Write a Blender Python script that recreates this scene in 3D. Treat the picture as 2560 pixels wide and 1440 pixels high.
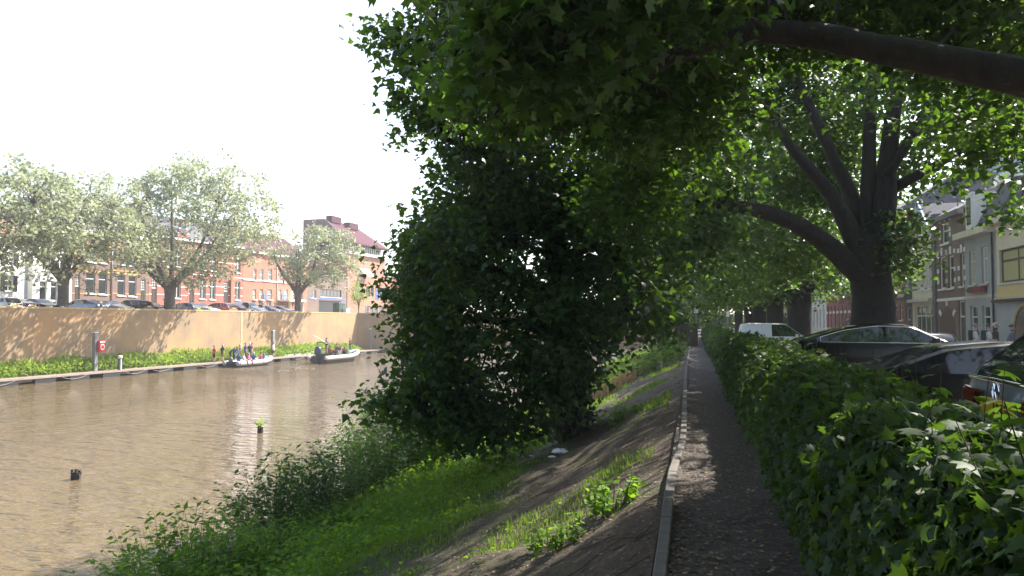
import bpy, bmesh, math, random
import numpy as np
from mathutils import Vector, Matrix
from math import sin, cos, tan, atan, atan2, radians, pi, sqrt

S = bpy.context.scene
for _o in list(bpy.data.objects): bpy.data.objects.remove(_o)
C = S.collection

# ------------------------------------------------------------------ camera
YAW = radians(13.13); PITCH = math.atan(80/1950.0); CAMZ = 1.65; FPX = 1950.0
cam_d = bpy.data.cameras.new('camera'); cam = bpy.data.objects.new('camera', cam_d); C.objects.link(cam)
cam.location = (0, 0, CAMZ); cam.rotation_euler = (pi/2 + PITCH, 0, YAW)
cam_d.sensor_width = 36; cam_d.lens = 36*FPX/2560; cam_d.clip_start = 0.05; cam_d.clip_end = 6000
S.camera = cam
# ------------------------------------------------------------------ daylight
SUN_AZ = radians(37)      # clockwise from +Y
SUN_EL = radians(44)
W = bpy.data.worlds.new('World'); S.world = W; W.use_nodes = True
nt = W.node_tree; bg = nt.nodes['Background']
sky = nt.nodes.new('ShaderNodeTexSky'); sky.sky_type = 'NISHITA'; sky.sun_disc = False
sky.sun_elevation = SUN_EL; sky.sun_rotation = SUN_AZ; sky.air_density = 1.0; sky.dust_density = 1.6; sky.ozone_density = 1.0; sky.altitude = 0
hs = nt.nodes.new('ShaderNodeHueSaturation'); hs.inputs['Saturation'].default_value = .70      # thin summer veil over the blue
nt.links.new(sky.outputs[0], hs.inputs['Color']); nt.links.new(hs.outputs[0], bg.inputs[0]); bg.inputs[1].default_value = 0.12
sd = bpy.data.lights.new('sun', 'SUN'); sun = bpy.data.objects.new('sun', sd); C.objects.link(sun)
sd.energy = 5.0; sd.angle = radians(0.53); sd.color = (1.0, 0.93, 0.82)
_sdir = Vector((sin(SUN_AZ)*cos(SUN_EL), cos(SUN_AZ)*cos(SUN_EL), sin(SUN_EL)))
sun.rotation_euler = _sdir.to_track_quat('Z', 'Y').to_euler(); sun.location = (30, 40, 60)
S.view_settings.view_transform = 'Standard'; S.view_settings.look = 'None'
S.view_settings.exposure = 1.75; S.view_settings.gamma = 1.0; S.view_settings.use_curve_mapping = False
S.cycles.max_bounces = 7; S.cycles.diffuse_bounces = 3; S.cycles.glossy_bounces = 3; S.cycles.transmission_bounces = 4
S.cycles.transparent_max_bounces = 4; S.cycles.sample_clamp_indirect = 6.0
S.cycles.use_denoising = True

# ------------------------------------------------------------------ frames of reference
FWD = Vector((-sin(YAW), cos(YAW), 0)); RGT = Vector((cos(YAW), sin(YAW), 0))
def at(px, py, D):
    """the point seen at pixel (px,py) of the photograph, D metres ahead"""
    return Vector((0, 0, CAMZ)) + FWD*D + RGT*((px-1280)/FPX*D) + Vector((0, 0, (800-py)/FPX*D))
def on_z(px, py, z):
    D = (CAMZ-z)*FPX/(py-800); return at(px, py, D)
def proj(p):
    v = Vector(p) - Vector((0, 0, CAMZ)); D = v.dot(FWD)
    return (1280+FPX*v.dot(RGT)/D, 800-FPX*v.z/D, D)
# far bank: s metres along the quay, b metres back from the wall
BA = radians(3.5); FU = Vector((sin(BA), cos(BA), 0)); FN = Vector((-cos(BA), sin(BA), 0))
W0 = FWD*58.8 - RGT*41.3
WATER = -3.3; QTOP = 2.75; QUAY = 2.1; STREET = -0.3; PARK = 0.03
def far(s, b, z=0.0): return W0 + FU*s + FN*b + Vector((0, 0, z))
def s_at(px, b):
    k = (px-1280)/FPX; P = W0+FN*b
    return (k*P.dot(FWD)-P.dot(RGT))/(FU.dot(RGT)-k*FU.dot(FWD))
FYAW = atan2(FU.y, FU.x)      # heading of the far quay
def y_at(px, X):
    """Y on the plane x = X seen at photo column px"""
    k = (px-1280)/FPX
    return (k*X*FWD.x - X*RGT.x)/(RGT.y - k*FWD.y)

# ------------------------------------------------------------------ object helpers
def link(name, me, mat=None, parent=None, loc=None, rotz=None):
    o = bpy.data.objects.new(name, me); C.objects.link(o)
    if mat is not None:
        for m in (mat if isinstance(mat, (list, tuple)) else [mat]): me.materials.append(m)
    if parent is not None: o.parent = parent
    if loc is not None: o.location = loc
    if rotz is not None: o.rotation_euler = (0, 0, rotz)
    return o
def thing(name, label, cat, loc=(0, 0, 0), rotz=0, group=None):
    o = bpy.data.objects.new(name, None); C.objects.link(o); o.empty_display_size = .2
    o.location = loc; o.rotation_euler = (0, 0, rotz); o['label'] = label; o['category'] = cat
    if group: o['group'] = group
    return o
def tag(o, label=None, cat=None, group=None, kind=None):
    for k, v in (('label', label), ('category', cat), ('group', group), ('kind', kind)):
        if v: o[k] = v
    return o
def copy_tree(o, parent=None):
    c = o.copy(); C.objects.link(c)
    if parent is not None: c.parent = parent
    for ch in list(o.children): copy_tree(ch, c)
    return c
class MB:
    """collects shapes; build() links them as ONE mesh object"""
    def __init__(s): s.v = []; s.f = []; s.m = []
    def add(s, v, f, m=0):
        n = len(s.v); s.v += [tuple(p) for p in v]; s.f += [tuple(i+n for i in q) for q in f]; s.m += [m]*len(f)
    def box(s, x0, x1, y0, y1, z0, z1, m=0):
        v = [(x, y, z) for x in (x0, x1) for y in (y0, y1) for z in (z0, z1)]
        s.add(v, [(0, 1, 3, 2), (4, 6, 7, 5), (0, 4, 5, 1), (2, 3, 7, 6), (0, 2, 6, 4), (1, 5, 7, 3)], m)
    def obox(s, c, ax, ay, az, m=0):
        c = Vector(c); ax, ay, az = Vector(ax), Vector(ay), Vector(az)
        v = [c+ax*i+ay*j+az*k for i in (-1, 1) for j in (-1, 1) for k in (-1, 1)]
        s.add(v, [(0, 1, 3, 2), (4, 6, 7, 5), (0, 4, 5, 1), (2, 3, 7, 6), (0, 2, 6, 4), (1, 5, 7, 3)], m)
    def tube(s, pts, rad, n=8, cap=True, m=0, jit=0, rng=None, flat=1.0):
        pts = [Vector(p) for p in pts]; k = len(pts)
        if not isinstance(rad, (list, tuple)): rad = [rad]*k
        rings = []; up = None
        for i, p in enumerate(pts):
            t = (pts[min(i+1, k-1)]-pts[max(i-1, 0)]).normalized()
            if up is None:
                up = Vector((0, 0, 1)) if abs(t.z) < .9 else Vector((1, 0, 0))
            a = t.cross(up)
            if a.length < 1e-4: a = t.cross(Vector((0, 1, 0)))
            a.normalize(); b = a.cross(t).normalized(); up = b
            r = rad[i]
            rings.append([p + a*cos(2*pi*j/n)*r*(1+(rng.uniform(-jit, jit) if jit else 0)) + b*sin(2*pi*j/n)*r*flat*(1+(rng.uniform(-jit, jit) if jit else 0)) for j in range(n)])
        v = [p for r in rings for p in r]
        f = [(i*n+j, i*n+(j+1) % n, (i+1)*n+(j+1) % n, (i+1)*n+j) for i in range(k-1) for j in range(n)]
        if cap: f += [tuple(range(n-1, -1, -1)), tuple(range((k-1)*n, k*n))]
        s.add(v, f, m)
    def lathe(s, prof, c=(0, 0, 0), n=12, m=0):
        c = Vector(c); v = [c+Vector((r*cos(2*pi*j/n), r*sin(2*pi*j/n), z)) for r, z in prof for j in range(n)]
        k = len(prof); f = [(i*n+j, i*n+(j+1) % n, (i+1)*n+(j+1) % n, (i+1)*n+j) for i in range(k-1) for j in range(n)]
        f += [tuple(range(n-1, -1, -1)), tuple(range((k-1)*n, k*n))]
        s.add(v, f, m)
    def prism(s, poly, d, m=0):
        """poly: 3d points of a flat outline; extruded by vector d"""
        n = len(poly); d = Vector(d); v = [Vector(p) for p in poly]+[Vector(p)+d for p in poly]
        s.add(v, [tuple(range(n-1, -1, -1)), tuple(range(n, 2*n))]+[(i, (i+1) % n, n+(i+1) % n, n+i) for i in range(n)], m)
    def mesh(s, name, smooth=False):
        me = bpy.data.meshes.new(name); me.from_pydata(s.v, [], s.f)
        if any(s.m): me.polygons.foreach_set('material_index', s.m)
        bm = bmesh.new(); bm.from_mesh(me); bmesh.ops.recalc_face_normals(bm, faces=bm.faces); bm.to_mesh(me); bm.free()
        if smooth: me.polygons.foreach_set('use_smooth', [True]*len(me.polygons))
        me.update(); return me
    def build(s, name, mat, parent=None, smooth=False, loc=None, rotz=None):
        return link(name, s.mesh(name, smooth), mat, parent, loc, rotz)
def fast_mesh(name, V, F, smooth=False, attr=None):
    """V n x 3, F m x k numpy arrays of uniform polygons; attr = (name, per-face float)"""
    me = bpy.data.meshes.new(name); V = np.asarray(V, np.float32); F = np.asarray(F, np.int32); m, k = F.shape
    me.vertices.add(len(V)); me.vertices.foreach_set('co', V.ravel())
    me.loops.add(m*k); me.loops.foreach_set('vertex_index', F.ravel())
    me.polygons.add(m); me.polygons.foreach_set('loop_start', np.arange(0, m*k, k, dtype=np.int32))
    if smooth: me.polygons.foreach_set('use_smooth', np.ones(m, bool))
    if attr is not None:
        a = me.attributes.new(attr[0], 'FLOAT', 'FACE'); a.data.foreach_set('value', np.asarray(attr[1], np.float32))
    me.update(calc_edges=True); me.validate(); return me

# ------------------------------------------------------------------ materials
def mat(name, col=(.5, .5, .5), rough=.6, metal=0.0, spec=None, var=0.0, vscale=6.0, bump=0.0, bscale=40.0, emit=None, coat=0.0):
    m = bpy.data.materials.new(name); m.use_nodes = True; t = m.node_tree; b = t.nodes['Principled BSDF']
    b.inputs['Base Color'].default_value = (*col, 1); b.inputs['Roughness'].default_value = rough; b.inputs['Metallic'].default_value = metal
    if spec is not None: b.inputs['Specular IOR Level'].default_value = spec
    if coat: b.inputs['Coat Weight'].default_value = coat; b.inputs['Coat Roughness'].default_value = .03
    if var or bump:
        tc = t.nodes.new('ShaderNodeTexCoord')
    if var:
        n = t.nodes.new('ShaderNodeTexNoise'); n.inputs['Scale'].default_value = vscale; n.inputs['Detail'].default_value = 5
        t.links.new(tc.outputs['Object'], n.inputs['Vector'])
        r = t.nodes.new('ShaderNodeMapRange'); r.inputs[1].default_value = .3; r.inputs[2].default_value = .7; r.inputs[3].default_value = 1-var; r.inputs[4].default_value = 1+var
        t.links.new(n.outputs[0], r.inputs[0])
        x = t.nodes.new('ShaderNodeMix'); x.data_type = 'RGBA'; x.blend_type = 'MULTIPLY'; x.inputs[0].default_value = 1
        x.inputs[6].default_value = (*col, 1); t.links.new(r.outputs[0], x.inputs[7]); t.links.new(x.outputs[2], b.inputs['Base Color'])
    if bump:
        n2 = t.nodes.new('ShaderNodeTexNoise'); n2.inputs['Scale'].default_value = bscale; n2.inputs['Detail'].default_value = 4
        t.links.new(tc.outputs['Object'], n2.inputs['Vector'])
        bp = t.nodes.new('ShaderNodeBump'); bp.inputs['Strength'].default_value = bump; bp.inputs['Distance'].default_value = .02
        t.links.new(n2.outputs[0], bp.inputs['Height']); t.links.new(bp.outputs[0], b.inputs['Normal'])
    return m
def N(t, typ, **kw):
    n = t.nodes.new('ShaderNode'+typ)
    for k, v in kw.items(): setattr(n, k, v)
    return n
def ramp(t, src, stops):
    r = N(t, 'ValToRGB'); e = r.color_ramp.elements
    while len(e) < len(stops): e.new(.5)
    for i, (p, c) in enumerate(stops): e[i].position = p; e[i].color = (*c, 1)
    t.links.new(src, r.inputs[0]); return r.outputs[0]
def noise(t, vec, scale, detail=4, rough=.55):
    n = N(t, 'TexNoise'); n.inputs['Scale'].default_value = scale; n.inputs['Detail'].default_value = detail; n.inputs['Roughness'].default_value = rough
    t.links.new(vec, n.inputs['Vector']); return n.outputs[0]
def mixc(t, fac, a, b, blend='MIX'):
    x = N(t, 'Mix', data_type='RGBA', blend_type=blend)
    for i, v in ((0, fac), (6, a), (7, b)):
        if isinstance(v, (int, float)): x.inputs[i].default_value = v
        elif isinstance(v, tuple): x.inputs[i].default_value = (*v, 1)
        else: t.links.new(v, x.inputs[i])
    return x.outputs[2]
def newmat(name):
    m = bpy.data.materials.new(name); m.use_nodes = True; t = m.node_tree; b = t.nodes['Principled BSDF']
    tc = N(t, 'TexCoord'); return m, t, b, tc.outputs['Object']
def bumpn(t, b, h, strength, dist=.02):
    bp = N(t, 'Bump'); bp.inputs['Strength'].default_value = strength; bp.inputs['Distance'].default_value = dist
    t.links.new(h, bp.inputs['Height']); t.links.new(bp.outputs[0], b.inputs['Normal'])
def leaf_mat(name, dark, light, trans, gloss=.28, tw=.45, spec=.40):
    """two-sided leaf: diffuse + glossy skin, light passing through; the face attribute 'tint' picks each leaf's own green"""
    m = bpy.data.materials.new(name); m.use_nodes = True; t = m.node_tree; b = t.nodes['Principled BSDF']
    a = N(t, 'Attribute', attribute_name='tint', attribute_type='GEOMETRY')
    col = ramp(t, a.outputs['Fac'], [(0, dark), (.75, light), (1, tuple(min(1, c*1.35) for c in light))])
    t.links.new(col, b.inputs['Base Color']); b.inputs['Roughness'].default_value = gloss+.15; b.inputs['Specular IOR Level'].default_value = spec
    tr = N(t, 'BsdfTranslucent'); tcol = ramp(t, a.outputs['Fac'], [(0, tuple(c*.6 for c in trans)), (1, trans)]); t.links.new(tcol, tr.inputs[0])
    mx = N(t, 'MixShader'); mx.inputs[0].default_value = tw
    t.links.new(b.outputs[0], mx.inputs[1]); t.links.new(tr.outputs[0], mx.inputs[2])
    t.links.new(mx.outputs[0], t.nodes['Material Output'].inputs['Surface']); return m
def brick_mat(name, c1, c2, mortar, scale=1.0, dirt=.35, axis='XZ', rough=.85, stain=None):
    """brickwork on local X (along) and Z (up); 0.21 x 0.06 m bricks"""
    m, t, b, oc = newmat(name)
    sx = N(t, 'SeparateXYZ'); t.links.new(oc, sx.inputs[0]); cb = N(t, 'CombineXYZ')
    add = N(t, 'Math', operation='ADD'); t.links.new(sx.outputs['X'], add.inputs[0]); t.links.new(sx.outputs['Y'], add.inputs[1])
    t.links.new(add.outputs[0], cb.inputs[0]); t.links.new(sx.outputs['Z'], cb.inputs[1])
    br = N(t, 'TexBrick'); t.links.new(cb.outputs[0], br.inputs['Vector'])
    br.inputs['Scale'].default_value = scale; br.inputs['Brick Width'].default_value = .22; br.inputs['Row Height'].default_value = .065
    br.inputs['Mortar Size'].default_value = .008; br.inputs['Color1'].default_value = (*c1, 1); br.inputs['Color2'].default_value = (*c2, 1); br.inputs['Mortar'].default_value = (*mortar, 1)
    n1 = noise(t, oc, 1.1, 6); col = mixc(t, ramp(t, n1, [(.35, (0, 0, 0)), (.7, (dirt, dirt, dirt))]), br.outputs['Color'], tuple(c*.45 for c in c1))
    if stain:
        n2 = noise(t, oc, .35, 5); col = mixc(t, ramp(t, n2, [(.42, (0, 0, 0)), (.62, (.75, .75, .75))]), col, stain)
    t.links.new(col, b.inputs['Base Color']); b.inputs['Roughness'].default_value = rough
    bumpn(t, b, br.outputs['Fac'], -.4, .01); return m

MT = dict(
    white=mat('white_paint', (.78, .77, .74), .5, var=.06), cream=mat('cream_plaster', (.66, .60, .46), .8, var=.10, vscale=1.5),
    grey=mat('grey_plaster', (.36, .38, .40), .85, var=.10, vscale=1.2), shade_bluegrey=mat('shade_blue_plaster', (.40, .45, .55), .85, var=.08),
    whitewall=mat('white_plaster', (.74, .73, .69), .85, var=.07, vscale=1.2), yellow=mat('yellow_panel', (.60, .47, .22), .7, var=.06),
    stone=mat('pale_stone', (.56, .53, .46), .8, var=.12), darkstone=mat('dark_stone', (.12, .12, .12), .8, var=.15),
    ochre=mat('ochre_stone', (.62, .33, .10), .8, var=.15), slate=mat('slate_roof', (.10, .10, .12), .85, spec=.15, var=.2, vscale=8, bump=.3),
    tile=mat('orange_tile', (.36, .17, .10), .75, var=.3, vscale=5, bump=.5, bscale=12), browntile=mat('brown_tile', (.095, .045, .060), .95, spec=.08, var=.2, vscale=7, bump=.4, bscale=14),
    zinc=mat('zinc', (.30, .33, .36), .4, .6), glass=mat('window_glass', (.03, .035, .04), .06, spec=.9), sheer=mat('net_curtain', (.45, .44, .40), .35, spec=.7, var=.2, vscale=9),
    curtain=mat('yellow_curtain', (.42, .38, .18), .5, spec=.5, var=.2, vscale=14), black=mat('black_paint', (.015, .015, .017), .45), darkwood=mat('dark_wood', (.05, .035, .028), .6, var=.2),
    blue=mat('blue_shutter', (.10, .16, .38), .5), darkgreen=mat('dark_green_paint', (.02, .06, .045), .5), red=mat('red_paint', (.52, .015, .03), .4),
    asphalt=mat('asphalt', (.055, .055, .057), .9, var=.2, vscale=3, bump=.3, bscale=90), paving=mat('brick_paving', (.17, .13, .11), .9, var=.2, vscale=6, bump=.3, bscale=60),
    concrete=mat('concrete', (.34, .33, .30), .85, var=.16, vscale=4, bump=.25, bscale=60), rubber=mat('rubber', (.02, .02, .02), .7), steel=mat('steel', (.45, .46, .48), .35, .9),
    chrome=mat('chrome', (.75, .76, .78), .12, 1.0), galv=mat('galvanised', (.22, .23, .235), .6, .2, var=.15),
)
# =================================================================== SETTING
R0 = np.random.default_rng(7)
def vnoise(x, y, seed=0):
    """cheap smooth value noise (numpy)"""
    x = np.asarray(x, float); y = np.asarray(y, float); xi = np.floor(x).astype(int); yi = np.floor(y).astype(int); fx = x-xi; fy = y-yi
    def h(a, b): return np.modf(np.abs(np.sin(a*127.1+b*311.7+seed*74.7)*43758.5453))[0]
    fx = fx*fx*(3-2*fx); fy = fy*fy*(3-2*fy)
    return (h(xi, yi)*(1-fx)+h(xi+1, yi)*fx)*(1-fy)+(h(xi, yi+1)*(1-fx)+h(xi+1, yi+1)*fx)*fy
def bank_z(X, Y):
    X = np.asarray(X, float); t = np.clip((-.30-X)/9.0, 0, 1.4)
    z = -.07 - 3.25*t - .25*np.sin(np.clip(t, 0, 1)*pi)
    return z + (vnoise(X*.9, np.asarray(Y)*.9, 1)-.5)*.28*np.clip(t*5, 0, 1) + (vnoise(X*3.1, np.asarray(Y)*3.1, 2)-.5)*.07*np.clip(t*8, 0, 1)
def grid_sheet(name, xs, ys, zf, m, kind='structure'):
    X, Y = np.meshgrid(xs, ys); V = np.stack([X.ravel(), Y.ravel(), zf(X, Y).ravel()], 1); nx, ny = len(xs), len(ys)
    i = np.arange((ny-1)*nx).reshape(ny-1, nx)[:, :-1].ravel(); F = np.stack([i, i+1, i+1+nx, i+nx], 1)
    o = link(name, fast_mesh(name, V, F, True), m); o['kind'] = kind; return o
# --- soil of the bank
m, t, b, oc = newmat('bank_soil')
n1 = noise(t, oc, .8, 5); n2 = noise(t, oc, 22, 5); n3 = noise(t, oc, 90, 3)
soil = ramp(t, n2, [(.3, (.030, .021, .015)), (.55, (.075, .052, .038)), (.75, (.15, .105, .075))])
soil = mixc(t, ramp(t, n1, [(.5, (0, 0, 0)), (.68, (.7, .7, .7))]), soil, (.045, .058, .016))
sx = N(t, 'SeparateXYZ'); t.links.new(oc, sx.inputs[0])
wet = N(t, 'MapRange'); wet.inputs[1].default_value = -4.5; wet.inputs[2].default_value = -2.2; wet.inputs[3].default_value = .75; wet.inputs[4].default_value = 0
t.links.new(sx.outputs['X'], wet.inputs[0]); soil = mixc(t, wet.outputs[0], soil, (.035, .055, .014))
t.links.new(soil, b.inputs['Base Color']); b.inputs['Roughness'].default_value = .95; bumpn(t, b, n3, .8, .03)
M_SOIL = m
xs = np.concatenate([np.linspace(-14, -9, 12)[:-1], np.linspace(-9, -.30, 48)]); ys = np.concatenate([np.linspace(-4, 40, 170)[:-1], np.linspace(40, 170, 90)])
bank = grid_sheet('bank', xs, ys, bank_z, M_SOIL)
# --- path
m, t, b, oc = newmat('trodden_path')
n2 = noise(t, oc, 26, 6, .65); n3 = noise(t, oc, 110, 3); n1 = noise(t, oc, 1.3, 3)
c = ramp(t, n2, [(.25, (.020, .017, .0155)), (.5, (.060, .049, .043)), (.70, (.16, .128, .108))])
c = mixc(t, ramp(t, n1, [(.4, (0, 0, 0)), (.65, (.55, .55, .55))]), c, (.080, .068, .063))
t.links.new(c, b.inputs['Base Color']); b.inputs['Roughness'].default_value = .92; bumpn(t, b, n3, .7, .02)
path = grid_sheet('path', np.linspace(-.28, 1.64, 10), np.linspace(-4, 170, 300), lambda X, Y: (vnoise(X*1.4, Y*1.4, 5)-.5)*.05-.01, m)
# --- path edging slabs, laid end to end
kerb_px = [(1627, 1440), (1648, 1307), (1660, 1215), (1671, 1157), (1690, 1127), (1698, 1090), (1702, 1040), (1706, 973), (1710, 923)]
kp = [on_z(px+s_, py, 0.0) for (px, py), s_ in zip(kerb_px, (16, 13, 11, 10, 9, 7, 6, 5, 4))]
kp = [kp[0]+(kp[0]-kp[1]).normalized()*2.5]+kp+[Vector((kp[-1].x+.01, 45, 0)), Vector((kp[-1].x+.04, 72, 0))]
kerb = thing('kerb', 'narrow concrete slab edging along the left side of the trodden path', 'kerb'); kerb['kind'] = 'structure'; del kerb['category']
M_KERB = mat('kerb_concrete', (.115, .105, .095), .9, var=.22, vscale=7, bump=.3, bscale=80)
mb = MB(); mb.box(-.044, .044, -.4965, .4965, -.12, .035); kme = mb.mesh('slab'); kme.materials.append(M_KERB)
bm = bmesh.new(); bm.from_mesh(kme); bmesh.ops.bevel(bm, geom=[e for e in bm.edges if all(v.co.z > 0 for v in e.verts)], offset=.008, segments=1, affect='EDGES'); bm.to_mesh(kme); bm.free()
rk = random.Random(3); acc = 0.0; seg = 0; pos = kp[0].copy()
cum = [0]
for i in range(1, len(kp)): cum.append(cum[-1]+(kp[i]-kp[i-1]).length)
def kerb_at(d):
    for i in range(1, len(kp)):
        if d <= cum[i] or i == len(kp)-1:
            return kp[i-1].lerp(kp[i], (d-cum[i-1])/(cum[i]-cum[i-1]))
d = 0
while d+1 < cum[-1]:
    a_, b_ = kerb_at(d), kerb_at(d+1.0); q = (a_+b_)/2
    o = link('slab', kme, None, kerb); o.location = (q.x, q.y, rk.uniform(-.008, .008)); o.rotation_euler = (rk.uniform(-.006, .006), rk.uniform(-.03, .03), atan2(b_.y-a_.y, b_.x-a_.x)-pi/2); d += 1.0
# --- street side
def sheet(name, pts, m, kind='structure'):
    me = bpy.data.meshes.new(name); me.from_pydata([tuple(p) for p in pts], [], [tuple(range(len(pts)))]); o = link(name, me, m); o['kind'] = kind; return o
def rect(name, x0, x1, y0, y1, z, m): return sheet(name, [(x0, y0, z), (x1, y0, z), (x1, y1, z), (x0, y1, z)], m)
M_GROUND = mat('ground_earth', (.10, .10, .07), .95, var=.3, vscale=.4)
rect('ground', -700, 700, -700, 700, -5.2, M_GROUND)
mb = MB(); mb.box(1.62, 7.3, -6, 170, -1.2, PARK); o = mb.build('parking_ground', MT['paving']); o['kind'] = 'structure'
mb = MB(); mb.box(7.31, 11.4, -30, 200, -1.2, STREET-.12); o = mb.build('road', MT['asphalt']); o['kind'] = 'structure'
mb = MB(); mb.box(11.41, 60, -30, 200, -1.2, STREET); o = mb.build('pavement', MT['paving']); o['kind'] = 'structure'
mb = MB(); mb.box(-3, 300, 200.01, 600, -1.2, STREET-.02); o = mb.build('far_ground', M_GROUND); o['kind'] = 'structure'
# --- quay
CORNER = s_at(893, 0); BEND = radians(52); FU2 = Vector((sin(BA+BEND), cos(BA+BEND), 0)); CP = far(CORNER, 0); L2 = 66.0
mq = MB(); e2 = CP+FU2*L2
q = [far(-140, .3), CP+FN*.3+FU2*.3, e2+Vector((-.2, .3, 0)), Vector((-3.02, 600, 0)), Vector((-500, 600, 0)), Vector((-500, -90, 0))]
mq.prism([(p.x, p.y, -4.5) for p in q], (0, 0, 4.5+QUAY)); o = mq.build('quay', MT['paving']); o['kind'] = 'structure'
M_WALL = brick_mat('old_quay_brick', (.37, .235, .115), (.43, .275, .135), (.29, .22, .15), 1.0, .35, stain=(.21, .155, .10), rough=.9)
_t = M_WALL.node_tree; _b = _t.nodes['Principled BSDF']; _src = _b.inputs['Base Color'].links[0].from_socket; _oc = [n for n in _t.nodes if n.type == 'TEX_COORD'][0].outputs['Object']
_mp = N(_t, 'Mapping'); _mp.inputs['Scale'].default_value = (1.1, 1, .13); _t.links.new(_oc, _mp.inputs[0])
_c = mixc(_t, ramp(_t, noise(_t, _mp.outputs[0], 1.3, 5), [(.45, (0, 0, 0)), (.68, (.55, .55, .55))]), _src, (.20, .15, .115))          # runs of damp
_c = mixc(_t, ramp(_t, noise(_t, _oc, .22, 4), [(.48, (0, 0, 0)), (.62, (.5, .5, .5))]), _c, (.47, .26, .10))                       # rebuilt redder patches
_sx = N(_t, 'SeparateXYZ'); _t.links.new(_oc, _sx.inputs[0]); _mr = N(_t, 'MapRange'); _mr.inputs[1].default_value = -3.2; _mr.inputs[2].default_value = -1.6; _mr.inputs[3].default_value = .6; _mr.inputs[4].default_value = 0; _t.links.new(_sx.outputs['Z'], _mr.inputs[0])
_c = mixc(_t, _mr.outputs[0], _c, (.12, .13, .06)); _wv = N(_t, 'TexNoise'); _wv.inputs['Scale'].default_value = 1.0; _m2 = N(_t, 'Mapping'); _m2.inputs['Scale'].default_value = (.5, 1, 7); _t.links.new(_oc, _m2.inputs[0]); _t.links.new(_m2.outputs[0], _wv.inputs['Vector'])
_c = mixc(_t, ramp(_t, _wv.outputs[0], [(.42, (0, 0, 0)), (.60, (.35, .35, .35))]), _c, (.28, .20, .12)); _t.links.new(_c, _b.inputs['Base Color'])   # courses
wt = thing('quay_wall', 'long tall brick quay wall standing behind the jetty and the weeds', 'wall', W0, FYAW)
mb = MB(); mb.box(-140, CORNER, 0, .3, -4.6, QTOP-.16); w1 = mb.build('brick_face', M_WALL, wt)
mb = MB(); mb.box(-140, CORNER+.02, -.03, .42, QTOP-.155, QTOP); mb.build('coping', mat('coping_stone', (.45, .32, .15), .9, var=.15, vscale=3), wt)
mb = MB(); _js = s_at(605, 0); mb.box(_js-.16, _js+.16, -.022, -.001, WATER, QTOP-.16); mb.build('expansion_joint', mat('pale_joint', (.44, .32, .20), .9, var=.15, vscale=2), wt)
wt2 = thing('quay_wall', 'shaded end wall closing the basin beyond the last mooring post', 'wall', CP, atan2(FU2.y, FU2.x))
mb = MB(); mb.box(0, L2, 0, .3, -4.6, QTOP-.16); mb.build('brick_face', M_WALL, wt2)
mb = MB(); mb.box(-.02, L2, -.03, .42, QTOP-.155, QTOP); mb.build('coping', bpy.data.materials['coping_stone'], wt2)
# --- water
m, t, b, oc = newmat('canal_water')
b.inputs['Roughness'].default_value = .04; b.inputs['IOR'].default_value = 1.42
mp = N(t, 'Mapping'); mp.inputs['Rotation'].default_value = (0, 0, radians(-2)); mp.inputs['Scale'].default_value = (.42, 1.0, 1); t.links.new(oc, mp.inputs[0])
w1_ = noise(t, mp.outputs[0], 2.3, 3, .5); w2_ = noise(t, mp.outputs[0], 8, 2, .5)
cur = noise(t, oc, .10, 3)
amp = ramp(t, cur, [(.35, (.45, .45, .45)), (.65, (1, 1, 1))])
mul = N(t, 'Math', operation='MULTIPLY_ADD'); t.links.new(w2_, mul.inputs[0]); mul.inputs[1].default_value = .22; t.links.new(w1_, mul.inputs[2])
mu2 = N(t, 'Math', operation='MULTIPLY'); t.links.new(mul.outputs[0], mu2.inputs[0]); t.links.new(amp, mu2.inputs[1])
bumpn(t, b, mu2.outputs[0], 1.0, .50)
t.links.new(mixc(t, noise(t, oc, .25, 4), (.150, .108, .060), (.115, .083, .046)), b.inputs['Base Color'])
water = sheet('water', [(-130, -90, WATER), (-8.2, -90, WATER), (-3.1, 100, WATER), (0, 172, WATER), (-130, 172, WATER)], m)
# foot of the wall: a low mud shelf the weeds grow on
mb = MB(); mb.prism([far(-140, -1.75, -4.6), far(CORNER+3, -1.75, -4.6), far(CORNER+3, -.001, -4.6), far(-140, -.001, -4.6)], (0, 0, 4.6+WATER+.22))
o = mb.build('mud_shelf', M_SOIL); o['kind'] = 'structure'
# =================================================================== VEGETATION
MAPLE = (np.array([(0, 0, 0), (.20, -.03, 0), (.50, .08, -.05), (.30, .26, .02), (.58, .50, -.07), (.22, .56, .02), (0, 1, -.10), (-.22, .56, .02), (-.58, .50, -.07), (-.30, .26, .02), (-.50, .08, -.05), (-.20, -.03, 0), (0, .33, .05)], float),
         np.array([(12, i, (i+1) % 12) for i in range(12)]))
LOBED = (np.array([(0, 0, .0), (.46, .22, -.06), (.24, .5, .03), (0, 1, -.10), (-.24, .5, .03), (-.46, .22, -.06)], float),
         np.array([(0, 1, 2), (0, 2, 4), (2, 3, 4), (0, 4, 5)]))
DIAM = (np.array([(0, 0, 0), (.36, .48, -.06), (0, 1, -.05), (-.36, .48, -.06)], float), np.array([(0, 1, 2), (0, 2, 3)]))
LANCE = (np.array([(0, 0, 0), (.21, .38, -.03), (0, 1, -.12), (-.21, .38, -.03)], float), np.array([(0, 1, 2), (0, 2, 3)]))
def frames(n, rng, up=1.0, droop=.5, out=None, outw=0.0):
    """random leaf frames (n,3,3): columns x, tip, normal"""
    nz = rng.normal(size=(n, 3)); nz /= np.linalg.norm(nz, axis=1)[:, None]; nz[:, 2] += up; nz /= np.linalg.norm(nz, axis=1)[:, None]
    ty = rng.normal(size=(n, 3)); ty[:, 2] -= droop
    if out is not None: ty += out*outw
    ty -= nz*(ty*nz).sum(1)[:, None]; ty /= np.linalg.norm(ty, axis=1)[:, None]+1e-9
    return np.stack([np.cross(ty, nz), ty, nz], 2)
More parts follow.
